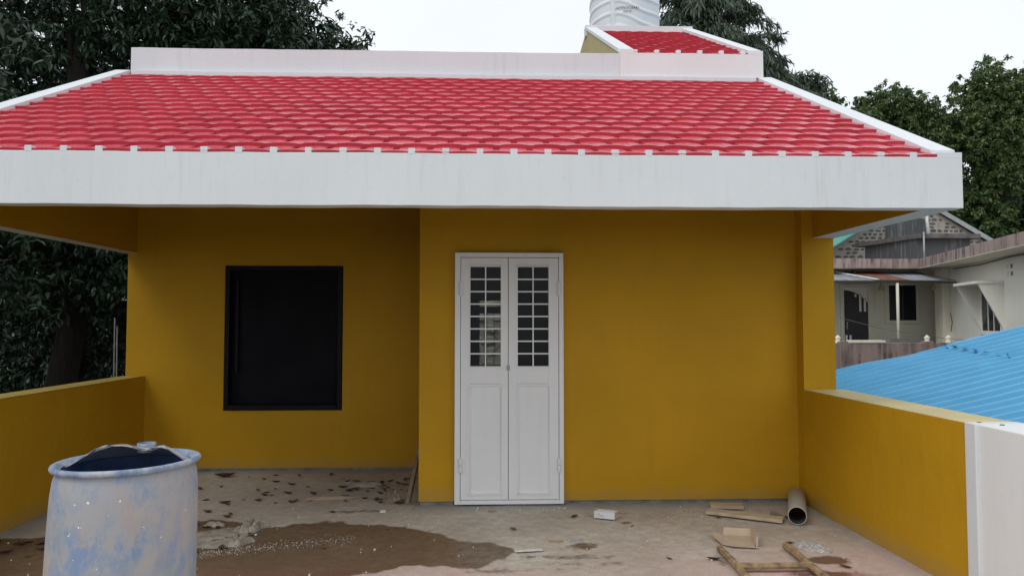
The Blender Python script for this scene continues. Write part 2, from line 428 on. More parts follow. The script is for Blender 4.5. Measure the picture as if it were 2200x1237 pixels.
# closed room behind the door, lit by its own grille window
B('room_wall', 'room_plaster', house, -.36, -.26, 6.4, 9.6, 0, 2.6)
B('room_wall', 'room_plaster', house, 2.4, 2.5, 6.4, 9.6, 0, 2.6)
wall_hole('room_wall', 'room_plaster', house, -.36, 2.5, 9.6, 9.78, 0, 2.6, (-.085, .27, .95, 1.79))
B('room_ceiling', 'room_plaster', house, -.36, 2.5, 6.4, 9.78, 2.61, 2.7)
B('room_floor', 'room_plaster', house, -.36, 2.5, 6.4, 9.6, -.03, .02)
gw = empty('grille_window', (0, 0, 0)); gw.parent = house
B('transom', 'steel_dark', gw, -.085, .27, 9.62, 9.66, 1.62, 1.71)
B('mullion', 'steel_dark', gw, -.025, .012, 9.61, 9.67, .95, 1.62)
for i in range(2): B('grille_bar', 'steel_dark', gw, .1 + i * .09, .108 + i * .09, 9.64, 9.648, .95, 1.62)
for i in range(7):
    x, z = -.07 + (i % 3) * .15, 1.0 + i * .09
    MB().tube([(x, 9.65, z), (x + .14, 9.65, z + .16 * (1 if i % 2 else -1))], .004, 5).build('grille_bar', 'steel_dark', gw)
# set-back rooms behind the black window
B('rear_wall', 'yellow', house, -3.645, -.36, 9.6, 9.78, 0, 2.6); B('side_wall', 'yellow', house, -3.645, -3.45, RW + .2, 9.6, 0, 2.6)
MB().sweep([(0, 6.45, 0), (0, 12.4, 0), (0, 12.4, 3.68), (0, 7.5, 3.68), (0, 6.45, 3.2)], (2.74, 0, 0), (2.92, 0, 0)).build('side_wall', 'yellow', house)
# ceiling under the eave, beams and fascia
MB().sweep([(0, 4.53, 2.35), (0, 7.9, 3.94), (0, 7.9, 3.92), (0, 4.53, 2.33)], (-3.55, 0, 0), (2.722, 0, 0)).build('ceiling', 'raw_concrete', house)
FY, FZ0, FZ1 = 4.42, 2.21, 2.527
W_T, X0T = .205, .800 - .205 * 21         # tile width and start
teeth = [.800 + .205 * k + .91 * .205 for k in range(-22, 10)]
XL, XR = -3.70, 2.93
fm = MB().box(XL, XR, FY, FY + .105, FZ0, FZ1)
fas = fm.build('fascia', 'white_paint', house, bevel=.004)
for t in teeth:
    if XL + .15 < t < XR - .2: B('fascia_tooth', 'white_paint', fas, t - .019 - random.uniform(0, .004), t + .019 + random.uniform(0, .004), FY - .0005, FY + .07, FZ1 - .005, FZ1 + .031, bevel=.002)
B('fascia_tooth', 'white_paint', fas, XR - .155, XR - .001, FY - .0005, FY + .07, FZ1 - .005, FZ1 + .031, bevel=.002)
def beam(x0, x1, y0, y1, inner):
    zt = lambda y: 2.335 + (y - 4.53) * .488
    b = MB().sweep([(0, y0, FZ0 + .006), (0, y1, FZ0 + .006), (0, y1, zt(y1)), (0, y0, zt(y0))], (x0 + .004, 0, 0), (x1 - .004, 0, 0)).build('beam', 'yellow', house)
    B('beam_underside', 'white_paint', b, x0, x1, y0, y1, FZ0 + .002, FZ0 + .006)
    o = x1 if inner < 0 else x0
    B('beam_face', 'white_paint', b, min(o, o - .004 * -inner) , max(o, o - .004 * -inner), y0, y1, FZ0 + .006, 2.36)
beam(2.725, 2.906, FY + .105, 6.068, -1)
beam(-3.695, -3.555, FY + .105, RW + .1, 1)

# main roof slope
ALP = math.atan2(3.985 - 2.53, 7.4 - 4.42); CA, SA = math.cos(ALP), math.sin(ALP); SL = math.hypot(3.985 - 2.53, 7.4 - 4.42)
roof = MB().sweep([(0, 4.525, FZ1 - .05), (0, 7.40, 3.93), (0, 7.40, 3.79), (0, 4.525, FZ1 - .17)], (XL + .02, 0, 0), (XR - .02, 0, 0)).build('roof', 'tile', house)
def tile_arrays(wd, ln):
    def hf(t):
        t %= 1.
        return .007 + (.0065 * math.sin(math.pi * t / .82) ** .5 if .001 < t < .819 else 0)
    us = (0, .06, .17, .315, .322, .498, .505, .63, .74, .82, 1.); v, f = [], []
    for t in us:
        bk = hf(t + .5) - .0205; rc = .020 if .32 < t < .5 else 0
        v += [(t * wd, 0, -.030), (t * wd, 0, hf(t)), (t * wd, ln * .42, hf(t) * .55 + bk * .45), (t * wd, ln * .52, hf(t) * .45 + bk * .55 - rc), (t * wd, ln * 1.04, bk - rc)]
    n = len(us)
    for i in range(n - 1):
        for k in range(4): f.append((i * 5 + k, (i + 1) * 5 + k, (i + 1) * 5 + k + 1, i * 5 + k + 1))
    f += [(4, 3, 2, 1, 0), tuple((n - 1) * 5 + k for k in range(5))]
    v = np.array(v); v[:, 0] = v[:, 0] * 1.035 - .0175 * wd
    return v, f
def tiled(par, x_start, ncol, nrow, wd, ln, y0, z0, alp, xl, xr, single_rows, name='roof_tile'):
    tv, tf = tile_arrays(wd, ln); me = bpy.data.meshes.new(name); me.from_pydata(tv.tolist(), [], tf); me.materials.append(M['tile'])
    big = MB(); ca, sa = math.cos(alp), math.sin(alp); ident = {}
    for r in range(nrow):
        for c in range(-1, ncol + 1):
            x = x_start + c * wd + (wd / 2 if r % 2 else 0) + .012 * math.sin(r * 1.7) + random.uniform(-.003, .003)
            if x + wd < xl - .02 or x > xr + .02: continue
            a = max(0., xl - x); b = min(wd, xr - x)
            if b - a < .02: continue
            s = r * ln + random.uniform(-.003, .003); h = random.uniform(-.0015, .0015); yaw = random.uniform(-.008, .008)
            loc = (x, y0 + s * ca - h * sa, z0 + s * sa + h * ca); cut = a > 0 or b < wd
            m = me
            if cut:
                vv = tv.copy(); vv[:, 0] = np.clip(vv[:, 0], a, b)
                m = bpy.data.meshes.new(name); m.from_pydata(vv.tolist(), [], tf); m.validate(); m.materials.append(M['tile'])
            if r < single_rows:
                o = bpy.data.objects.new(name, m); col.objects.link(o); o.location = loc; o.rotation_euler = (alp, 0, yaw); o.parent = par
            else:
                mat = Matrix.Translation(loc) @ Matrix.Rotation(alp, 4, 'X')
                big.add([mat @ Vector(p) for p in (vv if cut else tv)], tf)
    if big.v: stuff(big.build('far_roof_tiles', 'tile', par, fix=False))
tiled(roof, X0T, 36, 17, W_T, SL / 17, FY + .004, FZ1 + .003, ALP, XL + .14, XR - .15, 9)
def barge(x0, x1, y0, z0, y1, z1, up, dn, nm='barge'):
    return MB().hexa([(x0, y0, z0 - dn), (x1, y0, z0 - dn), (x1, y1, z1 - dn), (x0, y1, z1 - dn), (x0, y0, z0 + up), (x1, y0, z0 + up), (x1, y1, z1 + up), (x0, y1, z1 + up)]).build(nm, 'white_paint', house, bevel=.004)
barge(XR - .152, XR + .002, FY + .072, FZ1 + .02, 7.42, 3.985, .042, .30)
barge(XL - .002, XL + .145, FY + .072, FZ1 + .02, 7.42, 3.985, .042, .30)
# white parapet band above the slope, flat roof behind it
B('roof_parapet', 'white_paint', house, -3.545, 2.83, 7.4, 7.52, 3.80, 4.247, bevel=.004)
B('parapet_skirting', 'white_paint', house, -3.5, 2.75, 7.35, 7.399, 3.955, 4.002, bevel=.006)
B('flat_roof', 'raw_concrete', house, -3.6, 2.8, 7.52, 9.9, 3.7, 3.86)
# upper roof over the stair
AU = math.atan2(5.53 - 4.25, 10.0 - 7.375); LU = math.hypot(5.53 - 4.25, 10.0 - 7.375)
UX0, UX1 = 1.362, 2.832
uf = B('fascia', 'white_rain', house, UX0, UX1, 7.372, 7.398, 4.003, 4.247, bevel=.003)
for k in range(6):
    t = UX0 + .13 + k * .222
    B('fascia_tooth', 'white_rain', uf, t if k else UX0 + .002, t + .045, 7.371, 7.44, 4.24, 4.282, bevel=.002)
B('fascia_tooth', 'white_rain', uf, UX1 - .155, UX1 - .002, 7.371, 7.44, 4.24, 4.282, bevel=.002)
ur = MB().sweep([(0, 7.46, 4.20), (0, 10.0, 5.44), (0, 10.0, 5.3), (0, 7.53, 4.08)], (UX0 + .02, 0, 0), (UX1 - .02, 0, 0)).build('upper_roof', 'tile', house)
tiled(ur, UX0 + .1, 8, 14, .222, LU / 14, 7.378, 4.245, AU, UX0 + .13, UX1 - .13, 0)
for x0, x1 in ((UX0 - .004, UX0 + .145), (UX1 - .135, UX1 + .004)):
    barge(x0, x1, 7.44, 4.283, 9.98, 5.535, .03, .015)
B('ridge_cap', 'white_paint', house, UX0 - .006, UX1 + .006, 9.93, 10.09, 5.42, 5.572, bevel=.005)
MB().sweep([(0, 7.53, 3.86), (0, 10.99, 3.86), (0, 10.99, 5.43), (0, 10.06, 5.50), (0, 9.94, 5.50), (0, 7.53, 4.312)], (UX0 + .01, 0, 0), (UX0 + .15, 0, 0)).build('gable_wall', 'ochre_plaster', house)
MB().sweep([(0, 7.53, 3.96), (0, 11.0, 3.96), (0, 11.0, 5.02), (0, 10.06, 5.41), (0, 9.9, 5.41), (0, 7.53, 4.19)], (UX1 - .15, 0, 0), (UX1 - .03, 0, 0)).build('gable_wall', 'ochre_plaster', house)
B('tank_platform', 'raw_concrete', house, 1.5, 2.9, 11.0, 12.6, -.03, 5.1)

# ------------------------------------------------------------------ white double door
door = empty('door', (0, 0, 0)); door.parent = house; door['label'] = 'white panelled double door with barred glass upper halves'
DY = 6.148
for b in ((-.259, -.213, DY, 6.24, .02, 2.09), (.606, .644, DY, 6.24, .02, 2.09), (-.213, .606, DY, 6.24, 2.052, 2.09), (-.213, .606, DY, 6.24, .02, .052)):
    B('door_frame', 'door_paint', door, *b, bevel=.003)
def leaf(x0, x1, gx0, gx1, px0, px1, tilt):
    y0, y1 = DY + .006, DY + .046; z0, z1, g0, g1, p0, p1 = .057, 2.047, 1.148, 1.972, .098, 1.005
    for i, b in enumerate(((x0, gx0, z0, z1), (gx1, x1, z0, z1), (gx0, gx1, g1, z1), (gx0, gx1, p1 + .0, g0), (gx0, gx1, z0, p0))):
        B(('door_stile', 'door_stile', 'door_rail', 'door_rail', 'door_rail')[i], 'door_paint', door, b[0] + (.0003 if i > 1 else 0), b[1] - (.0003 if i > 1 else 0), y0 + (.0008 if i > 1 else 0), y1, b[2], b[3], bevel=.0012)
    def beads(a, b, c, d, wd, pr):
        for q in (((a, c), (b, c), (b - wd, c + wd), (a + wd, c + wd)), ((a, d), (b, d), (b - wd, d - wd), (a + wd, d - wd)),
                  ((a, c), (a, d), (a + wd, d - wd), (a + wd, c + wd)), ((b, c), (b, d), (b - wd, d - wd), (b - wd, c + wd))):
            g_ = .0028; cx = sum(p[0] for p in q) / 4; cz = sum(p[1] for p in q) / 4
            q = [(x + math.copysign(g_, cx - x), z + math.copysign(g_, cz - z)) for x, z in q]
            fr = [(x, y0 - (pr if j > 1 else pr * .35), z) for j, (x, z) in enumerate(q)]; bk = [(x, y0 + .02, z) for x, z in q]
            MB().hexa(fr + bk).build('beading', 'door_paint', door)
    beads(gx0 - .022, gx1 + .022, g0 - .022, g1 + .022, .024, .007)
    beads(px0, px1, p0 - .012, p1, .024, .006)
    B('door_panel', 'door_paint', door, gx0 + .0005, gx1 - .0005, y0 + .012, y1 - .01, p0 + .0005, p1 - .0005)
    cxm = (gx0 + gx1) / 2; n = 8
    B('glazing_bar', 'door_paint', door, cxm - .005, cxm + .005, y0 + .012, y0 + .020, g0, g1)
    for i in range(1, n):
        z = g0 + (g1 - g0) * i / n; B('glazing_bar', 'door_paint', door, gx0, gx1, y0 + .009, y0 + .0195, z - .0055, z + .0055)
    for i in range(n):
        for a, b in ((gx0, cxm - .005), (cxm + .005, gx1)):
            B('pane', 'glass', door, a + .001, b - .001, y0 + .025, y0 + .028, g0 + (g1 - g0) * i / n + .001, g0 + (g1 - g0) * (i + 1) / n - .001)
leaf(-.209, .1815, -.131, .122, -.162, .153, 0)
leaf(.1865, .602, .263, .520, .245, .550, 0)
for x in (-.211, .604):
    for z in (.34, 1.79):
        MB().tube([(x, DY - .012, z - .056), (x, DY - .012, z - .002)], .014, 10).build('hinge', 'door_paint', door)
        MB().tube([(x, DY - .012, z + .002), (x, DY - .012, z + .056)], .014, 10).build('hinge', 'door_paint', door)
B('latch', 'galv', door, .172, .196, DY - .010, DY + .007, 1.115, 1.155, bevel=.002)

# ------------------------------------------------------------------ black framed window
win = empty('window', (0, 0, 0)); win.parent = house; win['label'] = 'black stone framed window opening covered by a black board'
wx0, wx1, wz0, wz1 = -2.66, -1.474, .62, 2.083
wy0, wy1 = RW - .012, RW + .13
for b in ((wx0, wx0 + .045, wy0, wy1, wz0, wz1), (wx1 - .045, wx1, wy0, wy1, wz0, wz1), (wx0 + .045, wx1 - .045, wy0, wy1, wz1 - .045, wz1), (wx0 + .045, wx1 - .045, wy0 - .01, wy1, wz0, wz0 + .05)):
    B('window_frame', 'black_granite', win, *b, bevel=.003)
B('black_board', 'black_board', win, wx0 + .045, wx1 - .045, RW + .10, RW + .115, wz0 + .05, wz1 - .045)
B('track', 'black_granite', win, wx0 + .085, wx0 + .115, RW + .055, RW + .085, wz0 + .38, wz1 - .15)

def hand_made(o, amp):
    me = o.data; bm = bmesh.new(); bm.from_mesh(me)
    long_e = [e for e in bm.edges if abs(e.verts[0].co.x - e.verts[1].co.x) > 1]
    bmesh.ops.subdivide_edges(bm, edges=long_e, cuts=70, use_grid_fill=False)
    for p in bm.verts:
        x = p.co.x; p.co.z += amp * (math.sin(x * 2.3 + p.co.z) + .6 * math.sin(x * 7.1) + .5 * math.sin(x * 17.3 + p.co.y * 9)) + random.uniform(-1, 1) * amp * .35
        p.co.y += amp * .6 * math.sin(x * 5.3 + p.co.z * 4)
    bm.to_mesh(me); bm.free()
for o in list(house.children):
    if o.name.split('.')[0] in ('fascia', 'roof_parapet', 'parapet_skirting', 'ridge_cap'): hand_made(o, .0016)
# ------------------------------------------------------------------ terrace parapet walls
pl_ = MB().hexa([(-3.75, 1.0, -.02), (-3.53, 1.0, -.02), (-3.45, RW + .05, -.02), (-3.68, RW + .05, -.02), (-3.75, 1.0, .96), (-3.53, 1.0, .96), (-3.45, RW + .05, .962), (-3.68, RW + .05, .962)]).build('parapet_wall', 'yellow', bevel=.006)
MB().hexa([(-3.75, 1.0, .962), (-3.533, 1.0, .962), (-3.453, RW - .004, .964), (-3.68, RW - .004, .964), (-3.75, 1.0, .966), (-3.533, 1.0, .966), (-3.453, RW - .004, .968), (-3.68, RW - .004, .968)]).build('pale_top', 'yellow_pale_left', pl_)
tag(pl_, 'long low yellow parapet running behind the blue drum to the window wall', 'parapet wall')
pr_ = empty('parapet_wall', (2.82, 5, 0), 'low yellow parapet with pale top beside the blue roof, ending in white', 'parapet wall')
pr_.location = (0, 0, 0)
def parq(n, mt, z0, z1): return MB().hexa([(x, y, z) for z in (z0, z1) for x, y in ((2.674, 4.07), (2.96, 4.07), (2.96, 6.069), (2.634, 6.069))]).build(n, mt, pr_)
parq('wall', 'yellow', -.02, .953); parq('pale_top', 'yellow_pale', .953, .9565)
B('end_band', 'white_paint', pr_, 2.668, 2.97, 3.98, 4.071, -.02, .959, bevel=.005)
B('white_wall', 'white_rain', pr_, 2.684, 2.97, 1.2, 3.981, -.02, .957, bevel=.006)
for x, y in ((2.74, 4.05), (2.8, 3.95), (2.93, 3.9)): MB().lathe([(.001, .962), (.012, .961), (.013, .957)], 7, (x, y)).build('bolt_hole', 'steel_dark', pr_)

# ------------------------------------------------------------------ water tank on the roof
tank = empty('water_tank', (2.24, 11.75, 5.1), 'white ribbed plastic water tank standing behind the small upper roof', 'water tank')
def tank_body():
    n, mz, rad, hh = 160, 150, .555, 1.75; v, f = [], []
    for j in range(mz + 1):
        z = hh * j / mz
        for i in range(n):
            a = 2 * math.pi * i / n; s_ = ((a + 2.05) % math.pi) / math.pi
            wv = .085 * (math.tanh(9 * (s_ - .16)) - math.tanh(9 * (s_ - .62)))
            ph = ((z + wv + .012 * math.sin(4 * a)) / .20) % 1.
            rr = rad + .013 * max(0, math.cos(2 * math.pi * ph)) ** 2 * (1 if .1 < z < 1.62 else 0)
            lg = abs(((a - 4.2) % 6.2832)); lg = min(lg, 6.2832 - lg)
            if lg < .05: rr = rad + .02
            if z > 1.62: rr = rad * math.sqrt(max(.02, 1 - ((z - 1.62) / .16) ** 2))
            v.append((rr * math.cos(a), rr * math.sin(a), z))
    for j in range(mz):
        for i in range(n): f.append((j * n + i, j * n + (i + 1) % n, (j + 1) * n + (i + 1) % n, (j + 1) * n + i))
    f.append(tuple(mz * n + i for i in range(n)))
    return MB().add(v, f)
tank_body().build('tank_body', 'tank_plastic', tank, smooth=True)
MB().lathe([(.16, 1.7), (.2, 1.74), (.2, 1.80), (.14, 1.84), (.001, 1.85)], 24).build('tank_lid', 'ink_black', tank)
def lettering(txt, size, zc, ang):
    c = bpy.data.curves.new('lettering', 'FONT'); c.body = txt; c.size = size; c.align_x = 'CENTER'; c.resolution_u = 3; c.shear = .25
    o = bpy.data.objects.new('lettering', c); col.objects.link(o)
    me = bpy.data.meshes.new_from_object(o.evaluated_get(bpy.context.evaluated_depsgraph_get())); bpy.data.objects.remove(o)
    rr = .578
    for p in me.vertices:
        a = -math.pi / 2 + ang + p.co.x / rr; p.co = (rr * math.cos(a), rr * math.sin(a), zc + p.co.y)
    me.materials.clear(); link('lettering', me, 'ink_black', tank)
lettering('JAMNOCEAN', .060, 1.245, -.12); lettering('AQUA', .046, 1.19, -.12)

# ------------------------------------------------------------------ cut blue drum
drum = empty('plastic_drum', (-1.388, 2.92, 0), 'dusty pale blue plastic drum with its top cut open', 'drum')
def dshape(x, y, z):
    t = max(0., min(1., (z - .45) / .55)); z2 = z +   .015 * x * t * t
    a = math.atan2(y, x)
    k = 1 + .012 * math.sin(2 * a + 1) + .006 * math.sin(5 * a + z * 6) * t
    return x * k + .012 * t, y * k, z2
RB = .254
prof = [(.001, .012), (RB - .03, .0), (RB - .005, .015), (RB + .0, .05), (RB + .002, .28), (RB + .006, .30), (RB + .006, .33), (RB + .002, .35), (RB + .003, .55), (RB + .001, .70), (RB - .001, .80), (RB - .004, .88), (RB - .010, .935), (RB - .018, .962), (RB - .022, .972)]
MB().lathe(prof, 72, fn=dshape).build('drum_body', 'drum', drum, smooth=True)
rim = [(RB - .026, .972), (RB - .008, .970), (RB + .000, .974), (RB + .003, .982), (RB + .000, .990), (RB - .008, .993), (RB - .018, .991), (RB - .022, .984), (RB - .034, .975)]
MB().lathe(rim, 72, fn=dshape).build('drum_rim', 'drum_blue', drum, smooth=True)
inn = [(RB - .037, .974), (RB - .036, .9), (RB - .02, .7), (RB - .016, .3), (RB - .03, .03), (.001, .025)]
MB().lathe(inn, 72, fn=dshape).build('drum_inside', 'drum_in', drum, smooth=True)
# rest of the cut lid: bent up along the cut
nr, na = 14, 60; v, f = [], []
for i in range(nr + 1):
    for j in range(na + 1):
        a = R(-14) + (math.pi + R(24)) * j / na; r_ = (RB - .03) * (1 - i / nr * 1.0)
        x, y = r_ * math.cos(a), r_ * math.sin(a)
        yc = .025 + .03 * math.sin(x * 13 + .6) + .015 * math.sin(x * 37)
        y = max(y, yc) if i else y
        e = max(0., 1 - (math.hypot(x, y) / (RB - .03)) ** 2.2)
        hump = math.exp(-((x + .10) / .125) ** 4) * .050 + math.exp(-((x - .13) / .085) ** 2) * .058 + .008
        z = .971 + e * (hump + .014) * (1.1 - .5 * max(0, y) / .28)
        v.append(dshape(x, y, z))
for i in range(nr):
    for j in range(na): f.append((i * (na + 1) + j, i * (na + 1) + j + 1, (i + 1) * (na + 1) + j + 1, (i + 1) * (na + 1) + j))
lid = MB().add(v, f).build('cut_lid', 'drum_blue', drum, smooth=True); sol = lid.modifiers.new('thickness', 'SOLIDIFY'); sol.thickness = .006; sol.offset = 1
lid.data.materials.clear(); lid.data.materials.append(M['drum'])
bc = dshape(.018, .12, 1.0)
MB().lathe([(.026, .0), (.034, .0), (.036, .03), (.034, .034), (.03, .034), (.028, .012), (.001, .012)], 24).build('bung_ring', 'drum_blue', drum, smooth=False, loc=(bc[0], bc[1], bc[2] + .0))

# ------------------------------------------------------------------ things lying on the terrace
def fz(x, y): return float(f_fz(np.array([[x]]), np.array([[y]]))[0, 0])
# grey pvc pipe
pipe = empty('plastic_pipe', (0, 0, 0), 'short wide grey plastic pipe lying in the wall corner', 'pipe')
A, Bp = Vector((2.325, 5.52, .070)), Vector((2.575, 6.12, .076)); rp = .068
ax = (Bp - A).normalized(); u_ = ax.cross(Vector((0, 0, 1))).normalized(); v_ = ax.cross(u_)
def pipe_part(nm, mat, seq):
    m = MB(); n = 36
    for r_, t in seq:
        for k in range(n):
            a = 2 * math.pi * k / n; m.v.append(tuple(A + ax * t + (u_ * math.cos(a) + v_ * math.sin(a)) * r_))
    for i in range(len(seq) - 1):
        for k in range(n): m.f.append((i * n + k, i * n + (k + 1) % n, (i + 1) * n + (k + 1) % n, (i + 1) * n + k))
    m.build(nm, mat, pipe, smooth=True)
LP = (Bp - A).length
pipe_part('pipe_wall', 'pvc_grey', [(rp - .006, .002), (rp - .001, 0), (rp, .002), (rp, LP - .002), (rp - .001, LP)])
pipe_part('pipe_inside', 'pvc_in', [(rp - .0062, .003), (rp - .0062, LP - .002), (rp - .001, LP - .0005)])
def plank(name, a, b, wd, th, z, mat, label, cat, group=None, lift=0.):
    a, b = Vector((a[0], a[1], z)), Vector((b[0], b[1], z + lift)); d = (b - a).normalized(); s = Vector((-d.y, d.x, 0)) * wd / 2; u = Vector((0, 0, th))
    o = MB().hexa([a - s, b - s, b + s, a + s, a - s + u, b - s + u, b + s + u, a + s + u]).build(name, mat, bevel=.002)
    return tag(o, label, cat, group)
plank('plank', (1.755, 5.885), (2.25, 5.60), .115, .024, .008, 'plank', 'long pale wooden batten pointing at the grey pipe', 'plank')
plank('plank', (1.83, 6.06), (2.085, 6.02), .115, .026, .008, 'plank', 'short pale wooden offcut beside the longer batten', 'plank')
# leaning strip of board
lb = MB().hexa([(-.668, 6.24, .012), (-.640, 6.24, .012), (-.625, 6.30, .012), (-.653, 6.30, .012), (-.595, 6.66, .46), (-.567, 6.66, .46), (-.556, 6.70, .46), (-.584, 6.70, .46)]).build('board', 'grey_wood', bevel=.002)
tag(lb, 'narrow weathered board leaning on the wall edge beside the door', 'board')
# wooden frame like a ladder
lad = empty('wooden_ladder', (0, 0, 0), 'rough wooden ladder end with one rung lying on the reddish floor', 'ladder')
def bar(nm, a, b, r_, mat='old_wood'):
    a, b = Vector(a), Vector(b); n = 9; pts = [a.lerp(b, i / n) + Vector((random.uniform(-.003, .003), 0, random.uniform(-.0015, .0015))) for i in range(n + 1)]
    o = MB().tube(pts, [r_ * random.uniform(.93, 1.06) for _ in pts], 8).build(nm, mat, lad, bevel=0)
bar('rail', (1.545, 4.91, .026), (1.50, 3.6, .026), .024); bar('rail', (2.00, 4.94, .03), (1.95, 3.6, .03), .025)
bar('rung', (1.52, 4.515, .035), (1.985, 4.515, .037), .022)
# opened cardboard box
cbx = empty('cardboard_box', (1.73, 5.13, .008), 'flattened open brown cardboard box lying on the floor', 'box'); cbx.rotation_euler.z = R(-14)
def cbp(nm, mat, *p): MB().add(p, [tuple(range(len(p)))]).build(nm, mat, cbx).modifiers.new('t', 'SOLIDIFY').thickness = .003
cbp('box_floor', 'cardboard', (-.10, -.11, 0), (.11, -.10, .0), (.11, .12, 0), (-.08, .12, 0))
cbp('box_side', 'cardboard', (.112, -.10, .0), (.112, .12, .0), (.125, .12, .055), (.135, -.09, .06))
cbp('box_side', 'cardboard', (-.08, .121, .0), (.11, .121, .0), (.105, .14, .05), (-.075, .14, .05))
cbp('box_flap', 'cardboard', (-.081, .12, .0), (-.101, -.11, .0), (-.15, .0, .012), (-.16, .09, .03))
cbp('box_flap', 'cardboard', (-.09, -.111, .0), (.10, -.101, .0), (.14, -.15, .004), (-.03, -.155, .004))
cbp('box_flap', 'card_white', (.136, -.092, .0), (.137, -.092, .06), (.125, -.118, .058), (.122, -.118, .0))
# small white carton
wbx = empty('white_carton', (.945, 5.765, .008), 'small white printed carton tray lying near the door', 'carton'); wbx.rotation_euler.z = R(-24)
def wbp(nm, mat, *b): B(nm, mat, wbx, *b)
wbp('carton_side', 'card_white', -.095, .06, -.052, -.049, 0, .055); wbp('carton_side', 'card_white', -.095, .06, .046, .049, 0, .045)
wbp('carton_end', 'card_white', .0602, .063, -.052, .049, 0, .05); wbp('carton_end', 'card_white', -.098, -.0952, -.052, .049, 0, .05)
wbp('carton_floor', 'cardboard', -.095, .06, -.049, .046, 0, .003)
for i, (x, z, wd_) in enumerate(((-.07, .03, .02), (-.06, .018, .035), (.0632, 0, 0))):
    if wd_: wbp('print', 'print_ink', x, x + wd_, -.0526, -.0521, z, z + .005)
for k in range(4): wbp('print', 'print_ink', .0631, .0636, -.03 + k * .018, -.02 + k * .018, .012, .038)
# crumpled clear plastic bag
def crumple(name, mat, cx, cy, lx, ly, h, rz, label, cat, seed, n=26, group=None, z0=.002):
    r = np.random.default_rng(seed); v, f = [], []
    for i in range(n + 1):
        for j in range(n + 1):
            a, b = 2 * i / n - 1, 2 * j / n - 1
            e = max(0, 1 - max(abs(a), abs(b)) ** 4)
            ed = 1 + .12 * math.sin(5 * math.atan2(b, a) + seed)
            zz = h * e * (.35 + .65 * abs(math.sin(3.1 * a + 2.2 * b + seed) * math.cos(4.3 * b - 1.7 * a)) + .35 * r.random())
            v.append((a * lx / 2 * ed, b * ly / 2 * ed, z0 + zz))
    for i in range(n):
        for j in range(n): f.append((i * (n + 1) + j, (i + 1) * (n + 1) + j, (i + 1) * (n + 1) + j + 1, i * (n + 1) + j + 1))
    o = MB().add(v, f).build(name, mat, loc=(cx, cy, fz(cx, cy))); o.rotation_euler.z = rz
    return tag(o, label, cat, group)
crumple('plastic_bag', 'clear_plastic', 2.17, 4.955, .26, .10, .035, R(-38), 'crumpled clear plastic bag on the pinkish floor', 'plastic bag', 3)
crumple('plastic_wrapper', 'clear_plastic', .63, 5.17, .10, .06, .015, R(5), 'small crumpled clear plastic wrapper near a damp spot', 'wrapper', 5, 14)
crumple('sacking_cloth', 'cloth', -1.95, 5.34, .52, .46, .012, R(12), 'flat dirty sacking cloth at the wet edge beside the drum', 'cloth', 8, 34)
crumple('crumpled_rag', 'cloth', -1.72, 5.56, .15, .24, .06, R(-25), 'crumpled olive rag heaped at the edge of the damp patch', 'rag', 9, 24)
crumple('crumpled_rag', 'cloth', -1.69, 5.22, .10, .16, .055, R(-35), 'crumpled rag beside the spilt white powder', 'rag', 10, 22)
crumple('torn_sack', 'cloth', -1.16, 6.98, .40, .16, .03, R(-4), 'torn pale sack littered with leaves under the black window', 'sack', 12, 26)
crumple('flat_cardboard', 'cardboard', -1.34, 6.50, .42, .10, .01, R(6), 'flattened strip of cardboard on the dusty floor', 'cardboard', 14, 18)
crumple('paper_scrap', 'cloth', -2.02, 5.66, .14, .07, .03, R(5), 'pale paper scrap between the drum and the damp patch', 'paper', 15, 16)
crumple('sandbag_lump', 'grey_wood', -.79, 6.36, .14, .11, .08, R(20), 'brown cloth lump at the foot of the leaning board', 'rag', 19, 20)
# ring, sliver, nail
rg = MB().lathe([(.022, .002), (.026, .001), (.028, .006), (.026, .011), (.022, .010), (.022, .002)], 28).build('plastic_ring', 'plastic_white', loc=(-.822, 6.03, fz(-.822, 6.03) + .001)); tag(rg, 'small white plastic ring on the floor left of the door', 'ring')
plank('plaster_sliver', (.19, 4.95), (.38, 4.975), .034, .006, .005, 'crumb', 'long pale grey plaster sliver beside the damp patch', 'plaster piece')
plank('stick', (.43, 5.175), (.535, 5.165), .010, .007, .004, 'old_wood', 'short thin brown stick near the crumpled wrapper', 'stick')
plank('stick', (.02, 6.0), (.075, 5.985), .012, .008, .006, 'old_wood', 'tiny twig on the cement below the door', 'stick')
plank('wood_chip', (2.24, 5.80), (2.27, 5.68), .03, .03, .006, 'grey_wood', 'grey splinter of wood beside the grey pipe', 'wood chip')
# dry leaves
def dry_leaf_mesh(k):
    r = random.Random(k); m = MB(); L_, Wd = 1., r.uniform(.3, .5); n = 6; c = r.uniform(.15, .5); tw = r.uniform(-.3, .3)
    for i in range(n + 1):
        t = i / n; wd = Wd / 2 * math.sin(math.pi * min(.98, max(.02, t)) ** .9) + .01; z = c * (t - .5) ** 2 * 1.6
        for s in (-1, 0, 1): m.v.append((t - .5, s * wd, max(.0, z + abs(s) * wd * (.7 + tw * s) + .02)))
    for i in range(n):
        for s in (0, 1): m.f.append((i * 3 + s, i * 3 + s + 1, i * 3 + s + 4, i * 3 + s + 3))
    me = m.mesh('dry_leaf'); a = me.attributes.new('tone', 'FLOAT', 'POINT'); a.data.foreach_set('value', [r.random()] * len(me.vertices)); me.materials.append(M['leaf_dry']); return me
DL = [dry_leaf_mesh(k) for k in range(8)]
spots = [(-2.55, 7.42, .20, .4, 'large grey dry leaf against the foot of the window wall')]
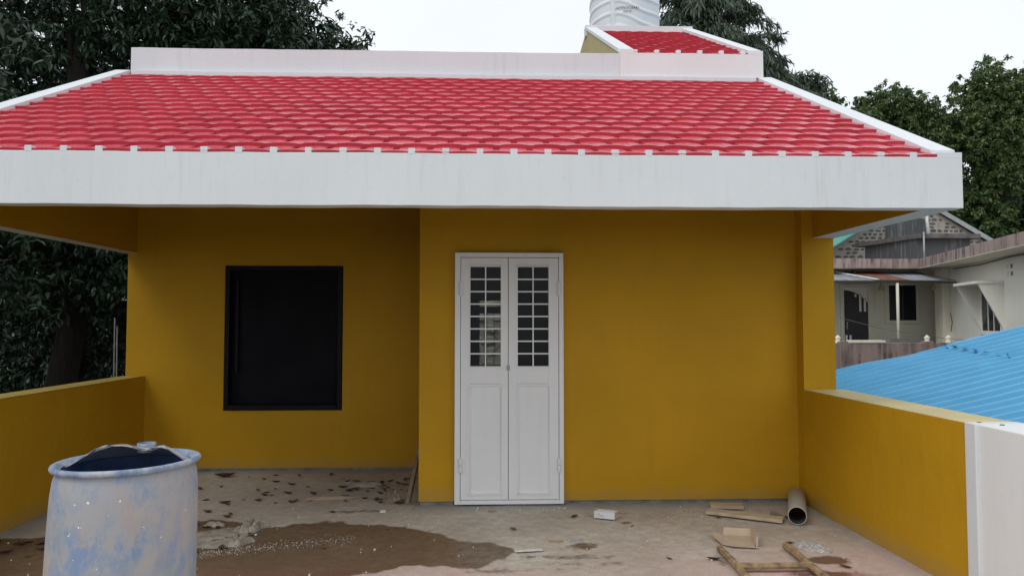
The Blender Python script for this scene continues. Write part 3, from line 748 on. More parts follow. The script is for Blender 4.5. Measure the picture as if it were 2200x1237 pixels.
zones = [((-2.9, -.75), (6.3, 7.5), 42, 'brown dry leaf on the dusty floor below the black window'), ((-3.35, -2.6), (4.9, 5.5), 22, 'dark dry leaf heaped along the foot of the left yellow parapet'), ((-1.4, -.7), (6.75, 7.2), 22, 'dark curled leaf around the torn pale sack'), ((-.95, -.66), (6.25, 6.9), 12, 'dark curled leaf near the leaning board'), ((-2.1, -1.6), (5.0, 5.7), 14, 'brown leaf scrap on the sacking cloth beside the drum'), ((-1.5, 2.5), (4.5, 6.1), 14, 'single brown leaf on the open floor in front of the door wall'), ((-2.3, -2.0), (5.6, 6.7), 8, 'brown dry leaf close behind the blue drum')]
for (a, b), (c, d), n, lab in zones:
    for _ in range(n): spots.append((random.uniform(a, b), random.uniform(c, d), random.uniform(.03, .105), random.uniform(0, 6.28), lab))
for i, (x, y, s, a, lab) in enumerate(spots):
    o = bpy.data.objects.new('dry_leaf', DL[i % 8]); col.objects.link(o); o.location = (x, y, fz(x, y) + .001); o.scale = (s, s, s); o.rotation_euler.z = a
    tag(o, lab, 'dry leaf', lab.replace('leaf', 'leaves', 1))
# crumbs
cm = MB()
for i in range(620):
    if i < 110: x, y = random.uniform(-3.3, 2.6), random.uniform(4.3, 6.15)
    elif i < 150: x = random.uniform(-.2, .66); y = random.uniform(6.02, 6.16)
    else: t = random.random(); x = -1.95 + t * 1.0 + random.gauss(0, .05); y = 4.98 + .3 * t + random.gauss(0, .05)
    s = random.uniform(.0006, .0015) if i >= 150 else random.uniform(.002, .0048)
    s *= 1 * (1.8 if random.random() < .08 else 1); z = fz(x, y) if 0 else .002
    cm.hexa([(x + s * (dx * 2 - 1) * random.uniform(.6, 1.2), y + s * (dy * 2 - 1) * random.uniform(.6, 1.2), z + s * 1.1 * dz - .003 * (1 - dz)) for dz in (0, 1) for dx, dy in ((0, 0), (1, 0), (1, 1), (0, 1))])
cr_ = stuff(cm.build('plaster_crumbs', 'crumb')); cr_['label'] = 'tiny pale plaster crumbs strewn over the terrace floor'; cr_['category'] = 'crumbs'

# ------------------------------------------------------------------ stone wall seen through the door
def stones_wall(name, mat_wall, par, x0, x1, y, z0, z1, sw, sh, inside=None, prob=.93):
    m = MB(); z = z0; r = random.Random(5)
    while z < z1:
        x = x0 + r.uniform(-.5, .2) * sw
        while x < x1:
            a = sw * r.uniform(.6, 1.25); hh = sh * r.uniform(.75, 1.0)
            if r.random() < prob and x > x0 and x + a < x1 and z + hh < z1 and (inside is None or inside(x + a / 2, z + hh)):
                n = 7; pts = []
                for k in range(n):
                    t = 2 * math.pi * k / n + r.uniform(-.2, .2); q = (abs(math.cos(t)) ** 4 + abs(math.sin(t)) ** 4) ** -.25 * r.uniform(.8, 1.)
                    pts.append((x + a / 2 + q * math.cos(t) * a * .42, z + hh / 2 + q * math.sin(t) * hh * .42))
                d = r.uniform(.02, .05) * (1 if sw > .3 else .6)
                v = [(px, y, pz) for px, pz in pts] + [((px - x - a / 2) * .78 + x + a / 2, y - d, (pz - z - hh / 2) * .78 + z + hh / 2) for px, pz in pts]
                m.add(v, [tuple(range(n, 2 * n))] + [(k, (k + 1) % n, n + (k + 1) % n, n + k) for k in range(n)])
            x += a
        z += sh
    return stuff(m.build(name, mat_wall, par))
rw = empty('stone_boundary_wall', (0, 0, 0), 'pale stone boundary wall seen through the left door glass', 'wall')
B('wall', 'mortar', rw, -4, 1.3, 12.9, 13.2, -3.3, 2.4); stones_wall('wall_stones', 'mortar', rw, -2, 1.2, 12.899, -.5, 2.3, .32, .2)

# ------------------------------------------------------------------ blue corrugated shed roof
shed = empty('blue_roofed_shed', (0, 0, 0), 'shed with a bright blue corrugated metal roof beyond the low yellow parapet', 'shed')
def bz(x, y): return -1.69 + .22 * x + .075 * y
def corr(name, x0, x1, y0, y1, lift, edge=0., pitch=.25):
    m = MB(); prof = [(0, 0), (.36, 0), (.42, .045), (.54, .045), (.64, 0)]; yy = []
    k = 0
    while y0 + k * pitch < y1:
        for t, h in prof: yy.append((y0 + (k + t) * pitch, h))
        k += 1
    nx = 16; yy = [(y, h) for y, h in yy if y <= y1]
    for i in range(nx + 1):
        for y, h in yy:
            x = x0 + (x1 - x0) * i / nx
            if i == 0 and edge: x += edge * math.sin(y * 7.3) * .6
            wv = .012 * math.sin(x * 2.1 + y) + (.012 * math.sin(y * 9) if edge and i == 0 else 0)
            dy = -.10 * sstep(6.6, 7.3, np.array(x)) + .10 * sstep(7.2, 8.0, np.array(x)) if y > y1 - .3 else 0
            m.v.append((x, y + float(dy) * 2, bz(x, y) + h + lift + wv))
    n = len(yy)
    for i in range(nx):
        for j in range(n - 1): m.f.append((i * n + j, (i + 1) * n + j, (i + 1) * n + j + 1, i * n + j + 1))
    return m.build(name, 'blue', shed)
corr('roof_sheet', 3.6, 8.6, 5.2, 13.0, 0); corr('roof_sheet', 8.12, 10.9, 5.2, 13.05, .010, .05)
MB().hexa([(10.85, 5.2, 1.09), (14, 5.2, .2), (14, 13, .75), (10.85, 13, 1.68), (10.85, 5.2, 1.11), (14, 5.2, .22), (14, 13, .77), (10.85, 13, 1.70)]).build('roof_sheet', 'blue', shed)
MB().hexa([(3.9, 5.5, -3.4), (10.8, 5.5, -3.4), (10.8, 12.7, -3.4), (3.9, 12.7, -3.4)] + [(x, y, bz(x, y) - .05) for x, y in ((3.9, 5.5), (10.8, 5.5), (10.8, 12.7), (3.9, 12.7))]).build('wall', 'dirty_wall', shed)
for i in range(5):
    y = 11.75 + i * .28; x = 8.12 + random.uniform(-.03, .03)
    MB().add([(x - .09, y - .05, bz(x, y) + .05), (x + .02, y + .03, bz(x, y) + .055), (x + .03, y - .07, bz(x, y) + .05), (x - .09, y - .08, bz(x, y) + .065)], [(0, 1, 2, 3)]).build('curled_edge', 'steel_dark' if i % 3 == 0 else 'blue', shed)
dl = bpy.data.objects.new('dry_leaf', DL[2]); col.objects.link(dl); dl.location = (4.95, 7.05, bz(4.95, 7.05) + .03); dl.scale = (.13,) * 3
tag(dl, 'dark dry leaf lying on the blue corrugated roof', 'dry leaf')

# ------------------------------------------------------------------ white house behind
wh = empty('white_house', (0, 0, 0), 'white flat roofed house with stained pink roof edge and tin porch awning', 'house')
MB().prism([(6.5, 24), (14.36, 24), (11.3, 12.64), (21, 10.2), (25, 30), (6.5, 30)], 3.275, 3.585).build('roof_slab', 'pink_concrete', wh)
MB().prism([(6.5, 24.05), (14.33, 24.05), (11.32, 12.7), (20.9, 10.3), (24.9, 29.9), (6.5, 29.9)], 3.262, 3.274).build('slab_underside', 'house_cream', wh)
MB().prism([(7, 25), (15.95, 25), (15.95, 29.5), (7, 29.5)], -3.6, 3.26).build('porch_wall', 'house_cream', wh)
MB().prism([(15.25, 24), (12.55, 14), (20, 12), (23, 29), (15.96, 29), (15.96, 24.6)], -3.6, 3.261).build('wing', 'house_white', wh)
MB().prism([(6.5, 20.3), (13.9, 20.3), (15.2, 24.3), (15.2, 25), (6.5, 25)], -3.6, .72).build('porch_floor', 'raw_concrete', wh)
dr = empty('porch_door', (0, 0, 0)); dr.parent = wh
for b in ((12.12, 12.24, 24.9, 25, .72, 2.80), (13.08, 13.20, 24.9, 25, .72, 2.80), (12.24, 13.08, 24.9, 25, 2.70, 2.80)): B('door_frame', 'house_cream', dr, *b, bevel=.01)
for b in ((13.2, 13.42, 24.96, 25, .72, 2.95), (11.9, 12.12, 24.96, 25, .72, 2.95), (12.12, 13.2, 24.96, 25, 2.8, 2.95)): B('door_surround', 'house_cream', dr, *b, bevel=.01)
B('door_leaf', 'door_brown', dr, 12.24, 13.08, 24.94, 24.99, .72, 2.70)
arc = [(12.25, 2.69)] + [(12.25 + .82 * t, 2.58 - .42 * t ** 2.2) for t in [i / 8 for i in range(9)]] + [(13.07, 2.69)]
MB().sweep([(x, 24.93, z) for x, z in arc[::-1]], (0, 0, 0), (0, .008, 0)).build('light_inlay', 'house_white', dr)
for x, z0, z1 in ((12.78, 1.85, 2.45), (12.94, 1.85, 2.3), (12.28, .72, 1.05), (12.42, .72, 1.05)): B('light_inlay', 'house_white', dr, x, x + .07, 24.93, 24.938, z0, z1)
B('sticker', 'card_white', dr, 12.62, 12.69, 24.93, 24.938, 2.35, 2.45); MB().tube([(12.33, 24.9, 1.25), (12.31, 24.88, 1.35), (12.34, 24.9, 1.5)], .02, 6).build('door_handle', 'galv', dr)
wi = empty('porch_window', (0, 0, 0)); wi.parent = wh
for b in ((13.70, 13.84, 24.95, 25, 1.44, 2.86), (14.79, 14.93, 24.95, 25, 1.44, 2.86), (13.84, 14.79, 24.95, 25, 2.75, 2.86), (13.84, 14.79, 24.93, 25, 1.44, 1.55)): B('window_frame', 'house_cream', wi, *b, bevel=.008)
B('pane', 'dark_glass', wi, 13.84, 14.30, 24.975, 24.99, 1.55, 2.75); B('pane', 'dark_glass', wi, 14.34, 14.79, 24.975, 24.99, 1.55, 2.75); B('mullion', 'steel_dark', wi, 14.30, 14.34, 24.96, 24.99, 1.55, 2.75)
# tin awning over the porch
aw = empty('awning', (0, 0, 0)); aw.parent = wh
def tin(x0, x1, mat, dz):
    m = MB(); n = int((x1 - x0) / .022)
    for i in range(n + 1):
        x = x0 + (x1 - x0) * i / n
        for y, z in ((22.8, 2.80), (24.98, 3.22)): m.v.append((x + (.35 if y > 24 else 0) * 0, y, z + .014 * math.cos(x * 6.283 / .088) + dz))
    for i in range(n): m.f.append((2 * i, 2 * i + 2, 2 * i + 3, 2 * i + 1))
    m.build('awning_sheet', mat, aw)
tin(8.5, 12.3, 'galv_awning', 0); tin(12.25, 13.35, 'rust', .016); tin(13.3, 14.85, 'galv_awning', .004)
MB().hexa([(12.22, 22.77, 2.82), (12.32, 22.77, 2.82), (11.75, 24.9, 3.23), (11.62, 24.9, 3.23), (12.22, 22.77, 2.85), (12.32, 22.77, 2.85), (11.75, 24.9, 3.26), (11.62, 24.9, 3.26)]).build('awning_flashing', 'pvc_white', aw)
B('awning_rail', 'steel_dark', aw, 8.5, 14.85, 22.84, 22.88, 2.72, 2.765)
MB().tube([(12.95, 22.86, .72), (12.95, 22.86, 2.72)], .045, 10).build('awning_post', 'house_cream', aw, smooth=True)
B('post_foot', 'raw_concrete', aw, 12.78, 13.12, 22.7, 23.05, .72, .98)
B('awning_bracket', 'steel_dark', aw, 12.3, 12.36, 24.3, 24.36, 3.1, 3.26)
B('corner_pillar', 'house_cream', wh, 14.85, 15.25, 23.6, 24.0, -.5, 3.26)
for x, y in ((13.38, 24.6), (14.86, 24.0)):
    l_ = empty('hanging_lamp', (x, y, 2.72), None); l_.parent = wh
    MB().lathe([(.09, -.16), (.10, -.12), (.05, .0), (.02, .04), (.001, .05)], 14).build('lamp_shade', 'lamp_shade', l_, smooth=True)
    MB().tube([(0, 0, .04), (0, 0, .45)], .008, 5).build('lamp_cord', 'cable', l_)
# slanted window hood on the wing
nx_, ny_ = -.966, .259; dx_, dy_ = -.259, -.966
Pf, Pn = Vector((14.51, 21.25, 0)), Vector((14.09, 19.69, 0))
hood = empty('window_hood', (0, 0, 0)); hood.parent = wh; N3 = Vector((nx_, ny_, 0)); D3 = Vector((dx_, dy_, 0))
for P in (Pf, Pn):
    MB().sweep([P + Vector((0, 0, 1.22)) - N3 * .02, P + Vector((0, 0, 2.55)) - N3 * .02, P + N3 * .62 + Vector((0, 0, 2.55))], -D3 * .035, D3 * .035).build('hood_fin', 'house_white', hood)
MB().sweep([Pf - N3 * .02 - D3 * .08 + Vector((0, 0, 2.551)), Pf + N3 * .68 - D3 * .08 + Vector((0, 0, 2.551)), Pn + N3 * .68 + D3 * .08 + Vector((0, 0, 2.551)), Pn - N3 * .02 + D3 * .08 + Vector((0, 0, 2.551))], (0, 0, 0), (0, 0, .075)).build('hood_top', 'house_white', hood)
MB().sweep([Pf - N3 * .02 + Vector((0, 0, 1.14)), Pf + N3 * .05 + Vector((0, 0, 1.14)), Pn + N3 * .05 + Vector((0, 0, 1.14)), Pn - N3 * .02 + Vector((0, 0, 1.14))], (0, 0, 0), (0, 0, .075)).build('hood_sill', 'house_white', hood)
mid = (Pf + Pn) / 2
for a, b, mt in ((-.5, .5, 'dark_glass'),):
    MB().sweep([mid + D3 * a * 1.3 + Vector((0, 0, 1.25)), mid + D3 * b * 1.3 + Vector((0, 0, 1.25)), mid + D3 * b * 1.3 + Vector((0, 0, 2.4)), mid + D3 * a * 1.3 + Vector((0, 0, 2.4))], N3 * .0, N3 * .012).build('pane', mt, hood)
for a in (-.65, -.2, .2, .65):
    c_ = mid + D3 * a; MB().tube([c_ + N3 * .02 + Vector((0, 0, 1.25)), c_ + N3 * .02 + Vector((0, 0, 2.4))], .018, 6).build('window_bar', 'pvc_white', hood)
for i, (u, z) in enumerate(((0, 2.98), (.18, 2.98), (0, 2.78), (.18, 2.78))):
    p = Vector((14.09, 19.69, 0)) + D3 * (.35 + u * 1.4) + N3 * .0
    MB().sweep([p + D3 * s * .06 + Vector((0, 0, z + t * .055)) for s, t in ((-1, -1), (1, -1), (1, 1), (-1, 1))], (0, 0, 0), N3 * .012).build('vent_hole', ('house_cream', 'raw_concrete')[i % 2], wh)
def cable(name, pts, par=None, r_=.012, mat='cable', label=None):
    o = MB().tube(pts, r_, 6).build(name, mat, par)
    if label: tag(o, label, 'cable')
    return o
pw = lambda t, z, o=.04: Vector((15.25, 24, 0)) + D3 * t + N3 * o + Vector((0, 0, z))
cable('wall_cable', [pw(.25, 3.1), pw(.3, 2.4), pw(.35, 1.9), pw(.6, 1.5), pw(.45, 1.2)], wh)
cable('wall_cable', [pw(.8, 3.2), pw(3, 3.17), pw(5.2, 3.23), pw(6, 3.22)], wh, .018); cable('wall_cable', [pw(6, 3.22), pw(6.7, 2.9), pw(7.4, 2.7)], wh, .03, 'black_concrete')
cable('sagging_wire', [(11.0, 22.6, 1.62), (12.0, 22.3, 1.32), (13.0, 22.0, 1.12), (13.9, 21.6, .98), (14.5, 21.3, .96)], None, .008, label='thin grey wire sagging across the porch of the white house')
# dirty low wall in front of the porch
lw = empty('compound_wall', (0, 0, 0), 'low stained pink concrete wall before the white house porch', 'wall')
B('wall', 'dirty_wall', lw, 8.2, 13.85, 19.9, 20.15, -3.6, .93, bevel=.01)
for x in (9.72, 12.15): B('pilaster', 'dirty_wall', lw, x - .12, x + .12, 19.84, 20.2, -3.6, .975, bevel=.01)
B('coping', 'house_cream', lw, 9.95, 10.9, 19.88, 20.17, .931, 1.0, bevel=.008)
for x in (9.64, 12.14, 12.74): MB().lathe([(.07, .92), (.07, .99), (.045, 1.0), (.075, 1.05), (.075, 1.08), (.03, 1.12), (.001, 1.15)], 14, (x, 20.02)).build('finial', 'house_cream', lw, smooth=True)

# ------------------------------------------------------------------ dark concrete tank house on the white house roof
ct = empty('rooftop_tank_room', (0, 0, 0), 'blackened concrete tank room with round tank on the white house roof', 'tank room')
MB().prism([(15.75, 26.5), (17.75, 26.45), (18.2, 29.6), (15.35, 29.4)], 3.58, 4.53).build('wall', 'black_concrete', ct)
MB().prism([(15.72, 26.25), (17.98, 26.2), (18.5, 29.9), (15.05, 29.7)], 4.531, 4.70).build('roof_slab', 'stone_dark', ct, bevel=.02)
MB().lathe([(.72, 4.70), (.72, 5.36), (.70, 5.44), (.64, 5.46), (.001, 5.48)], 40, (16.35, 28.2)).build('round_tank', 'black_concrete', ct, smooth=False)
MB().tube([(16.45, 26.9, 4.7), (16.45, 27.0, 5.62), (16.45, 27.2, 5.64), (16.75, 27.6, 5.64)], .055, 8).build('pipe', 'pvc_white', ct, smooth=True)
MB().tube([(17.0, 27.8, 5.4), (17.0, 27.8, 5.85)], .05, 8).build('pipe', 'pvc_white', ct, smooth=True)
MB().tube([(15.86, 26.2, 3.6), (15.86, 26.2, 4.75)], .03, 8).build('pipe', 'galv', ct, smooth=True)
MB().lathe([(.6, 5.47), (.3, 5.62), (.001, 5.66)], 16, (16.2, 28.2)).build('tank_cover', 'pvc_white', ct)

# ------------------------------------------------------------------ stone gable house
sg = empty('stone_gable_house', (0, 0, 0), 'grey rubble stone gable house with green sheet roof behind the white house', 'house')
GX, GZ, GS, GY = 18.95, 6.98, .60, 32.
def gp(x): return GZ - GS * abs(x - GX)
MB().sweep([(12.6, GY, -.5), (25.3, GY, -.5), (25.3, GY, gp(25.3)), (GX, GY, GZ), (12.6, GY, gp(12.6))], (0, 0, 0), (0, .35, 0)).build('gable_wall', 'mortar', sg)
stones_wall('gable_stones', 'stone_dark', sg, 13., 25, GY - .001, 3.3, 7.0, .30, .165, lambda x, z: z < gp(x) - .12, .88)
for s_, mt, nm in ((-1, 'green_sheet', 'roof_sheet'), (1, 'galv', 'roof_sheet')):
    xe = GX + s_ * 7; ov = 1.15 if s_ < 0 else .35
    MB().hexa([(GX, GY - ov * .2, GZ + .10), (xe, GY - ov, gp(xe) + .10), (xe, GY + 9, gp(xe) + .10), (GX, GY + 9, GZ + .10), (GX, GY - ov * .2, GZ + .16), (xe, GY - ov, gp(xe) + .16), (xe, GY + 9, gp(xe) + .16), (GX, GY + 9, GZ + .16)]).build(nm, mt, sg)
B('wall', 'mortar', sg, 12.6, 12.9, GY + .36, GY + 8.8, -.5, 3.1); B('wall', 'mortar', sg, 25., 25.3, GY + .36, GY + 8.8, -.5, 3.1)
MB().hexa([(GX, GY - .12, GZ - .02), (25.9, GY - .40, gp(25.9) - .02), (25.9, GY - .36, gp(25.9) - .02), (GX, GY - .08, GZ - .02), (GX, GY - .12, GZ + .2), (25.9, GY - .40, gp(25.9) + .2), (25.9, GY - .36, gp(25.9) + .2), (GX, GY - .08, GZ + .2)]).build('rake_board', 'galv', sg)

# ------------------------------------------------------------------ trees
def leaf_mesh(name, P, D, N, L_, W_, bend, tone):
    n = len(P); D = D / np.linalg.norm(D, axis=1, keepdims=True); S = np.cross(D, N); S /= np.linalg.norm(S, axis=1, keepdims=True) + 1e-9; N = np.cross(S, D)
    L_, W_, bend = L_[:, None], W_[:, None], bend[:, None]
    c1 = P + D * L_ * .32 - N * bend * L_ * .1; c2 = P + D * L_ * .70 - N * bend * L_ * .45; tip = P + D * L_ * .97 - N * bend * L_
    up = N * W_ * .16
    co = np.stack([P, c1 - S * W_ * .5 + up, c1 + S * W_ * .5 + up, c2 - S * W_ * .36 + up, c2 + S * W_ * .36 + up, tip], 1).reshape(-1, 3).astype(np.float32)
    tri = np.array([[0, 2, 1], [1, 2, 4], [1, 4, 3], [3, 4, 5]]); idx = (np.arange(n)[:, None, None] * 6 + tri[None]).reshape(-1, 3)
    me = bpy.data.meshes.new(name); me.vertices.add(len(co)); me.vertices.foreach_set('co', co.ravel())
    me.loops.add(idx.size); me.loops.foreach_set('vertex_index', idx.ravel().astype(np.int32)); me.polygons.add(len(idx)); me.polygons.foreach_set('loop_start', np.arange(0, idx.size, 3, dtype=np.int32))
    a = me.attributes.new('tone', 'FLOAT', 'POINT'); a.data.foreach_set('value', np.repeat(tone, 6).astype(np.float32)); me.update(); return me
def clumps(lobes, r):
    out = []
    for cx, cy, cz, rx, ry, rz, n in lobes:
        d = r.normal(size=(n, 3)); d /= np.linalg.norm(d, axis=1, keepdims=True); q = r.random((n, 1)) ** (1 / 2.6)
        bump_ = 1 + .16 * np.sin(d[:, :1] * 5 + cx) * np.cos(d[:, 2:] * 6 + cz) + .08 * r.normal(size=(n, 1))
        out.append(np.array([cx, cy, cz]) + d * q * bump_ * np.array([rx, ry, rz]))
    return np.concatenate(out)
def tree(name, label, base, trunk, lobes, mat, per=11, ll=(.13, .22), lw=.30, droop=(-75, 15), seed=1, group=None, limb_r=.06, twigs=60, tone_shift=0., spread=.05):
    r = np.random.default_rng(seed); rr = random.Random(seed)
    t = empty(name, base, label, 'tree', group); b0 = Vector(base)
    m = MB(); pts = [Vector(p) - b0 for p, _ in trunk]; m.tube(pts, [q for _, q in trunk], 10)
    top = pts[-1]; tw_r = trunk[-1][1]; C_ = clumps(lobes, r)
    for cx, cy, cz, *_ in lobes:
        e = Vector((cx, cy, cz)) - b0; st = pts[rr.randrange(max(1, len(pts) // 2), len(pts))]
        md = st.lerp(e, .5) + Vector((rr.uniform(-.3, .3), rr.uniform(-.3, .3), rr.uniform(0, .4)))
        m.tube([st, st.lerp(md, .5), md, md.lerp(e, .6), e], [tw_r * .8, tw_r * .62, limb_r * 1.3, limb_r, limb_r * .5], 7)
        near = C_[np.argsort(((C_ - np.array([cx, cy, cz])) ** 2).sum(1))]
        for k in range(twigs // len(lobes) + 2):
            q = Vector(near[rr.randrange(len(near) // len(lobes) + 1)]) - b0
            s0 = md.lerp(e, rr.random()); m.tube([s0, s0.lerp(q, .5) + Vector((0, 0, .1)), q], [limb_r * .35, limb_r * .22, .008], 5, False)
    m.build('trunk', 'bark', t, smooth=True)
    n = len(C_); P = np.repeat(C_, per, 0) + r.normal(size=(n * per, 3)) * spread
    az = r.uniform(0, 2 * np.pi, n * per); el = np.radians(r.uniform(droop[0], droop[1], n * per))
    D = np.stack([np.cos(az) * np.cos(el), np.sin(az) * np.cos(el), np.sin(el)], 1); N = np.array([0, 0, 1.]) + r.normal(size=(n * per, 3)) * .55
    L_ = r.uniform(ll[0], ll[1], n * per); tone = np.clip(np.repeat(r.random(n), per) * .6 + r.random(n * per) * .4 + tone_shift, 0, 1)
    me = leaf_mesh('crown', P - np.array(base), D, N, L_, L_ * lw * r.uniform(.8, 1.2, n * per), r.uniform(.0, .35, n * per), tone); me.materials.append(M[mat])
    o = bpy.data.objects.new('crown', me); col.objects.link(o); o.parent = t
    return t
def gz(x, y): return float(ground_z(np.array([[x]]), np.array([[y]]))[0, 0])
# left: dark mango trees
tree('mango_tree', 'tall dark mango tree whose thick trunk rises above the left roof edge', (-8.4, 15.2, gz(-8.4, 15.2)), [((-8.4, 15.2, gz(-8.4, 15.2) - .3), .42), ((-8.3, 15.2, 1), .34), ((-8.35, 15.2, 4), .28), ((-8.2, 15.2, 7), .22), ((-8.0, 15.3, 9), .14)],
     [(-8.6, 15.4, 9.2, 4.2, 2.6, 2.8, 1900), (-5.9, 15.0, 8.0, 2.2, 2.0, 2.2, 1000), (-11.2, 15.2, 6.6, 2.8, 2.2, 2.6, 850), (-8.2, 16.6, 5.6, 3.8, 1.6, 2.4, 950), (-6.2, 15.6, 5.6, 1.9, 1.6, 2.2, 800), (-4.6, 15.3, 7.0, 1.1, 1.2, 1.3, 380)], 'leaf_mango', 17, (.12, .21), .27, seed=3, twigs=90)
tree('mango_tree', 'leafy tree with ragged thin outer sprays reaching past the white roof parapet', (-4.0, 17.2, gz(-4, 17.2)), [((-4.0, 17.2, gz(-4, 17.2) - .3), .28), ((-4.1, 17.2, 2), .22), ((-4.2, 17.1, 5), .15), ((-4.1, 17, 6.6), .10)],
     [(-4.7, 17.0, 7.9, 1.35, 1.3, 1.5, 560), (-3.6, 17.0, 7.3, .95, 1.0, 1.0, 260), (-5.6, 17.2, 5.9, 2.0, 1.6, 1.8, 700), (-3.0, 17.0, 7.5, .5, .6, .9, 60), (-2.4, 17.0, 6.9, .6, .6, .5, 70), (-3.5, 17.0, 6.3, 1.2, 1., .8, 240)], 'leaf_mango', 11, (.13, .22), .28, seed=5, tone_shift=.1)
tree('mango_tree', 'low dense dark tree filling the opening left of the window wall', (-7.4, 13.0, gz(-7.4, 13)), [((-7.4, 13, gz(-7.4, 13) - .3), .30), ((-7.3, 13, .3), .25), ((-7.0, 13.1, 2.4), .18), ((-6.9, 13.1, 3.4), .12)],
     [(-7.4, 13.0, 3.3, 2.4, 1.3, 1.5, 1000), (-5.9, 12.6, 2.8, 1.3, 1.1, 1.2, 480), (-9.6, 12.6, 2.0, 1.4, 1.2, 1.8, 560), (-7.8, 15.0, 2.6, 3.6, 1.0, 2.4, 1100), (-9.0, 11.0, .4, 1.0, .9, .9, 240), (-5.6, 14.2, 1.4, 1.4, .8, 2.2, 420)], 'leaf_mango', 16, (.11, .19), .30, seed=8, tone_shift=-.05)
tree('background_tree', 'very dark tree standing farther back behind the mango trees', (-11, 21, gz(-11, 21)), [((-11, 21, gz(-11, 21) - .3), .35), ((-11, 21, 3), .28), ((-11, 21, 7), .15)],
     [(-13.5, 21, 8.0, 3.0, 1.8, 5.0, 620), (-10.0, 21, 8.0, 3.2, 1.8, 5.2, 700), (-7.2, 21, 6.4, 2.4, 1.6, 3.8, 450), (-12, 20, 1.5, 4.6, 1.6, 3.2, 1400), (-7.6, 20.5, 1.0, 2.8, 1.4, 2.8, 800)], 'leaf_mango', 11, (.22, .36), .34, seed=13, tone_shift=-.1)
tree('mango_tree', 'dark big leaved tree closest to the left parapet, seen under the beam', (-7.3, 9.9, gz(-7.3, 9.9)), [((-7.3, 9.9, gz(-7.3, 9.9) - .3), .22), ((-7.3, 9.9, .3), .18), ((-7.2, 9.9, 2.4), .13), ((-7.3, 9.9, 4.4), .09)],
     [(-7.3, 9.9, 2.2, 1.5, 1.4, 1.1, 300), (-7.6, 9.9, 4.6, 1.7, 1.6, 1.6, 420), (-8.2, 9.8, .4, 1.1, 1.0, .9, 160), (-8.6, 9.6, 6.2, 1.4, 1.4, 1.4, 240)], 'leaf_mango', 18, (.12, .21), .29, seed=17, tone_shift=.05)
tree('mango_tree', 'dark mango tree added out of view beside the left parapet, shading the recess', (-7.6, 6.2, gz(-7.6, 6.2)), [((-7.6, 6.2, gz(-7.6, 6.2) - .3), .25), ((-7.6, 6.2, .5), .2), ((-7.5, 6.2, 3), .15), ((-7.6, 6.2, 5), .1)],  # unseen tree, added to keep sky light out of the window recess
     [(-7.4, 6.3, 1.4, 1.7, 1.8, 1.8, 520), (-7.7, 6.0, 4.4, 2.0, 2.2, 2.0, 700), (-8.4, 7.6, 3.0, 1.4, 1.2, 2.4, 380), (-7.8, 4.2, 2.6, 1.5, 1.6, 2.2, 420)], 'leaf_mango', 15, (.14, .24), .30, seed=19)
for i_ in range(2):
    rod = MB().tube([(-4.40 + i_ * .055, 9.0, -3.3), (-4.43 + i_ * .03, 9.0, 1.56 - i_ * .1)], .007, 6).build('pole', 'galv'); tag(rod, ('taller thin white pole rising just outside the window wall edge', 'shorter thin white pole beside the taller one outside the window wall')[i_], 'pole')
def shrub(cx, cy, s, label, seed, mat='leaf_mango'):
    z = gz(cx, cy); return tree('shrub', label, (cx, cy, z), [((cx, cy, z - .1), .05), ((cx, cy, z + .5 * s), .03)], [(cx, cy, z + .9 * s, 1.1 * s, .8 * s, .9 * s, 220)], mat, 10, (.12, .22), .3, seed=seed, twigs=10, limb_r=.02)
shrub(-8.3, 9.8, 1.6, 'lighter green shrub low beyond the left parapet', 21, 'leaf_right'); shrub(-6.0, 10.8, 1.8, 'dark shrub under the mango trees near the wall edge', 22)
# middle: feathery trees behind the tank
def feather_tree(name, label, base, h, fronds, seed, reach=(1.0, 2.2), cr=1.2):
    r = np.random.default_rng(seed); t = empty(name, base, label, 'tree', 'feathery trees behind the house'); m = MB()
    m.tube([(0, 0, -.3), (.1, 0, h * .5), (0, .1, h * .85), (.05, 0, h)], [.24, .19, .12, .05], 9)
    Ps, Ds, Ls = [], [], []
    for i in range(fronds):
        az = r.uniform(0, 6.28); z0 = h * r.uniform(.52, 1.0); ln = r.uniform(*reach) * (1.25 - .5 * (z0 / h)); st = np.array([0, 0, z0]); rise = r.uniform(.1, .9)
        pts = []
        for k in range(7):
            q = k / 6; pts.append(st + np.array([math.cos(az) * ln * q, math.sin(az) * ln * q, rise * ln * q - .75 * ln * q * q]) + r.normal(size=3) * .03)
        m.tube(pts, [.045 * (1 - .85 * k / 6) for k in range(7)], 5, False)
        for k in range(46):
            q = r.uniform(.15, 1) * 5.999; a, f_ = int(q), q % 1; p = pts[a] * (1 - f_) + pts[a + 1] * f_
            tn = pts[a + 1] - pts[a]; tn /= np.linalg.norm(tn); sd_ = np.cross(tn, [0, 0, 1]) * r.choice([-1, 1])
            nb = 5
            d0 = tn * r.uniform(.2, .8) + sd_ * r.uniform(.2, .9) + np.array([0, 0, r.uniform(-1.1, .1)])
            for z_ in range(nb):
                Ps.append(p + r.normal(size=3) * .10); Ds.append(d0 + r.normal(size=3) * .3); Ls.append(r.uniform(.22, .48))
    m.build('trunk', 'bark', t, smooth=True); n = len(Ps); P, D, L_ = np.array(Ps), np.array(Ds), np.array(Ls)
    tone = np.clip(r.random(n) * .9, 0, 1)
    me = leaf_mesh('crown', P, D, np.array([0, 0, 1.]) + r.normal(size=(n, 3)) * .5, L_, L_ * .15, r.uniform(.1, .5, n), tone); me.materials.append(M['leaf_feather'])
    o = bpy.data.objects.new('crown', me); col.objects.link(o); o.parent = t
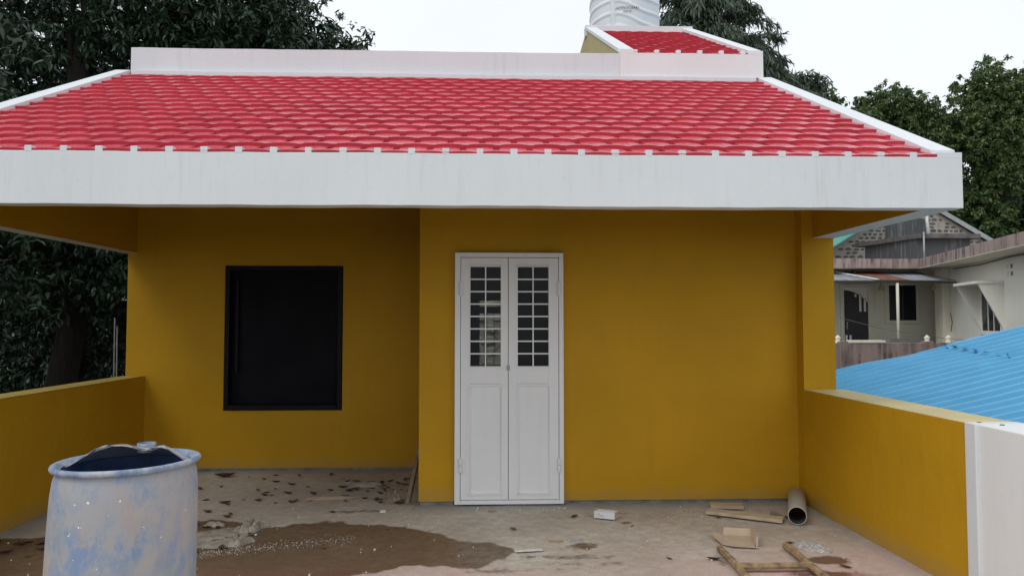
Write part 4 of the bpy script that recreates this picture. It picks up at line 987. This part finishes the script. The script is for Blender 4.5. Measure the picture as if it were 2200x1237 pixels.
for x, y, h, nf, lab, sd_ in ((7.3, 26, 16.6, 95, 'tall feathery leaved tree rising beside the white water tank', 31), (9.2, 27.5, 14.0, 62, 'feathery leaved tree behind the right slope of the upper roof', 32), (10.6, 29, 13.0, 65, 'shorter feathery tree above the right end of the roof parapet', 33), (12.6, 30, 11.8, 70, 'small feathery tree above the right roof slope', 34)):
    feather_tree('feathery_tree', lab, (x, y, gz(x, y)), h - .0 + .0 - max(0, gz(x, y)) - 0, nf, sd_)
# right: broad trees
tree('distant_tree', 'slim loose tree poking above the right roof slope', (17.6, 37, gz(17.6, 37)), [((17.6, 37, gz(17.6, 37) - .3), .25), ((17.6, 37, 6), .18), ((17.5, 37, 10), .08)],
     [(17.2, 37, 12.6, 1.2, 1.0, 1.3, 190), (19.4, 37, 11.6, .9, .9, 1.0, 110), (18.2, 37, 10.8, 1.6, 1.2, 1.6, 300), (16.8, 37, 11.0, .9, .9, .9, 120)], 'leaf_right', 9, (.22, .36), .4, seed=41, tone_shift=-.05)
tree('distant_tree', 'rounded green tree behind the eave corner', (22.0, 38, gz(22, 38)), [((22, 38, gz(22, 38) - .3), .35), ((22, 38, 5), .28), ((22.2, 38, 9), .16)],
     [(21.4, 38, 12.2, 1.7, 1.5, 1.9, 560), (23.2, 38, 11.2, 2.2, 1.6, 2.2, 800), (20.3, 38, 10.6, 1.4, 1.3, 1.6, 380), (22.6, 38, 8.4, 3.0, 1.6, 2.4, 900), (25, 38.4, 6.6, 2.6, 1.5, 2.0, 650), (19.8, 38, 12.6, .6, .6, .9, 60)], 'leaf_right', 18, (.16, .27), .45, seed=42)
tree('broad_tree', 'big spreading tree with heavy dark limbs right of the eave corner', (29.6, 37.5, gz(29.6, 37.5)), [((29.6, 37.5, gz(29.6, 37.5) - .3), .6), ((29.3, 37.5, 4), .48), ((28.4, 37.5, 7.6), .36), ((28.6, 37.5, 9.4), .25), ((28.2, 37.5, 11), .18)],
     [(26.6, 37.6, 13.0, 2.0, 1.8, 2.1, 740), (29.2, 37.6, 13.2, 2.3, 1.8, 2.0, 820), (26.0, 37, 11.0, 2.2, 1.5, 1.8, 800), (29.2, 37, 10.9, 2.0, 1.4, 1.5, 600), (26.0, 38, 7.6, 2.0, 1.6, 1.8, 620), (29.6, 39, 6.4, 2.6, 1.4, 2.0, 760), (32, 38, 12, 2.6, 2, 3, 800), (26.4, 37, 9.2, 1.3, 1.2, 1.2, 300)], 'leaf_right', 18, (.16, .28), .45, seed=43, limb_r=.13, tone_shift=.08)
tree('background_tree', 'dark shaded tree mass low behind the stone gable', (27.5, 43, gz(27.5, 43)), [((27.5, 43, gz(27.5, 43) - .3), .4), ((27.5, 43, 4), .3), ((27.5, 43, 7), .15)],
     [(25.5, 43, 6.0, 3.4, 1.6, 3.4, 900), (30.5, 43, 6.2, 3.2, 1.6, 3.2, 900), (34, 43, 7, 3.0, 1.6, 4, 700), (21.5, 43, 7, 2.6, 1.6, 3.5, 600)], 'leaf_mango', 10, (.3, .5), .45, seed=44)
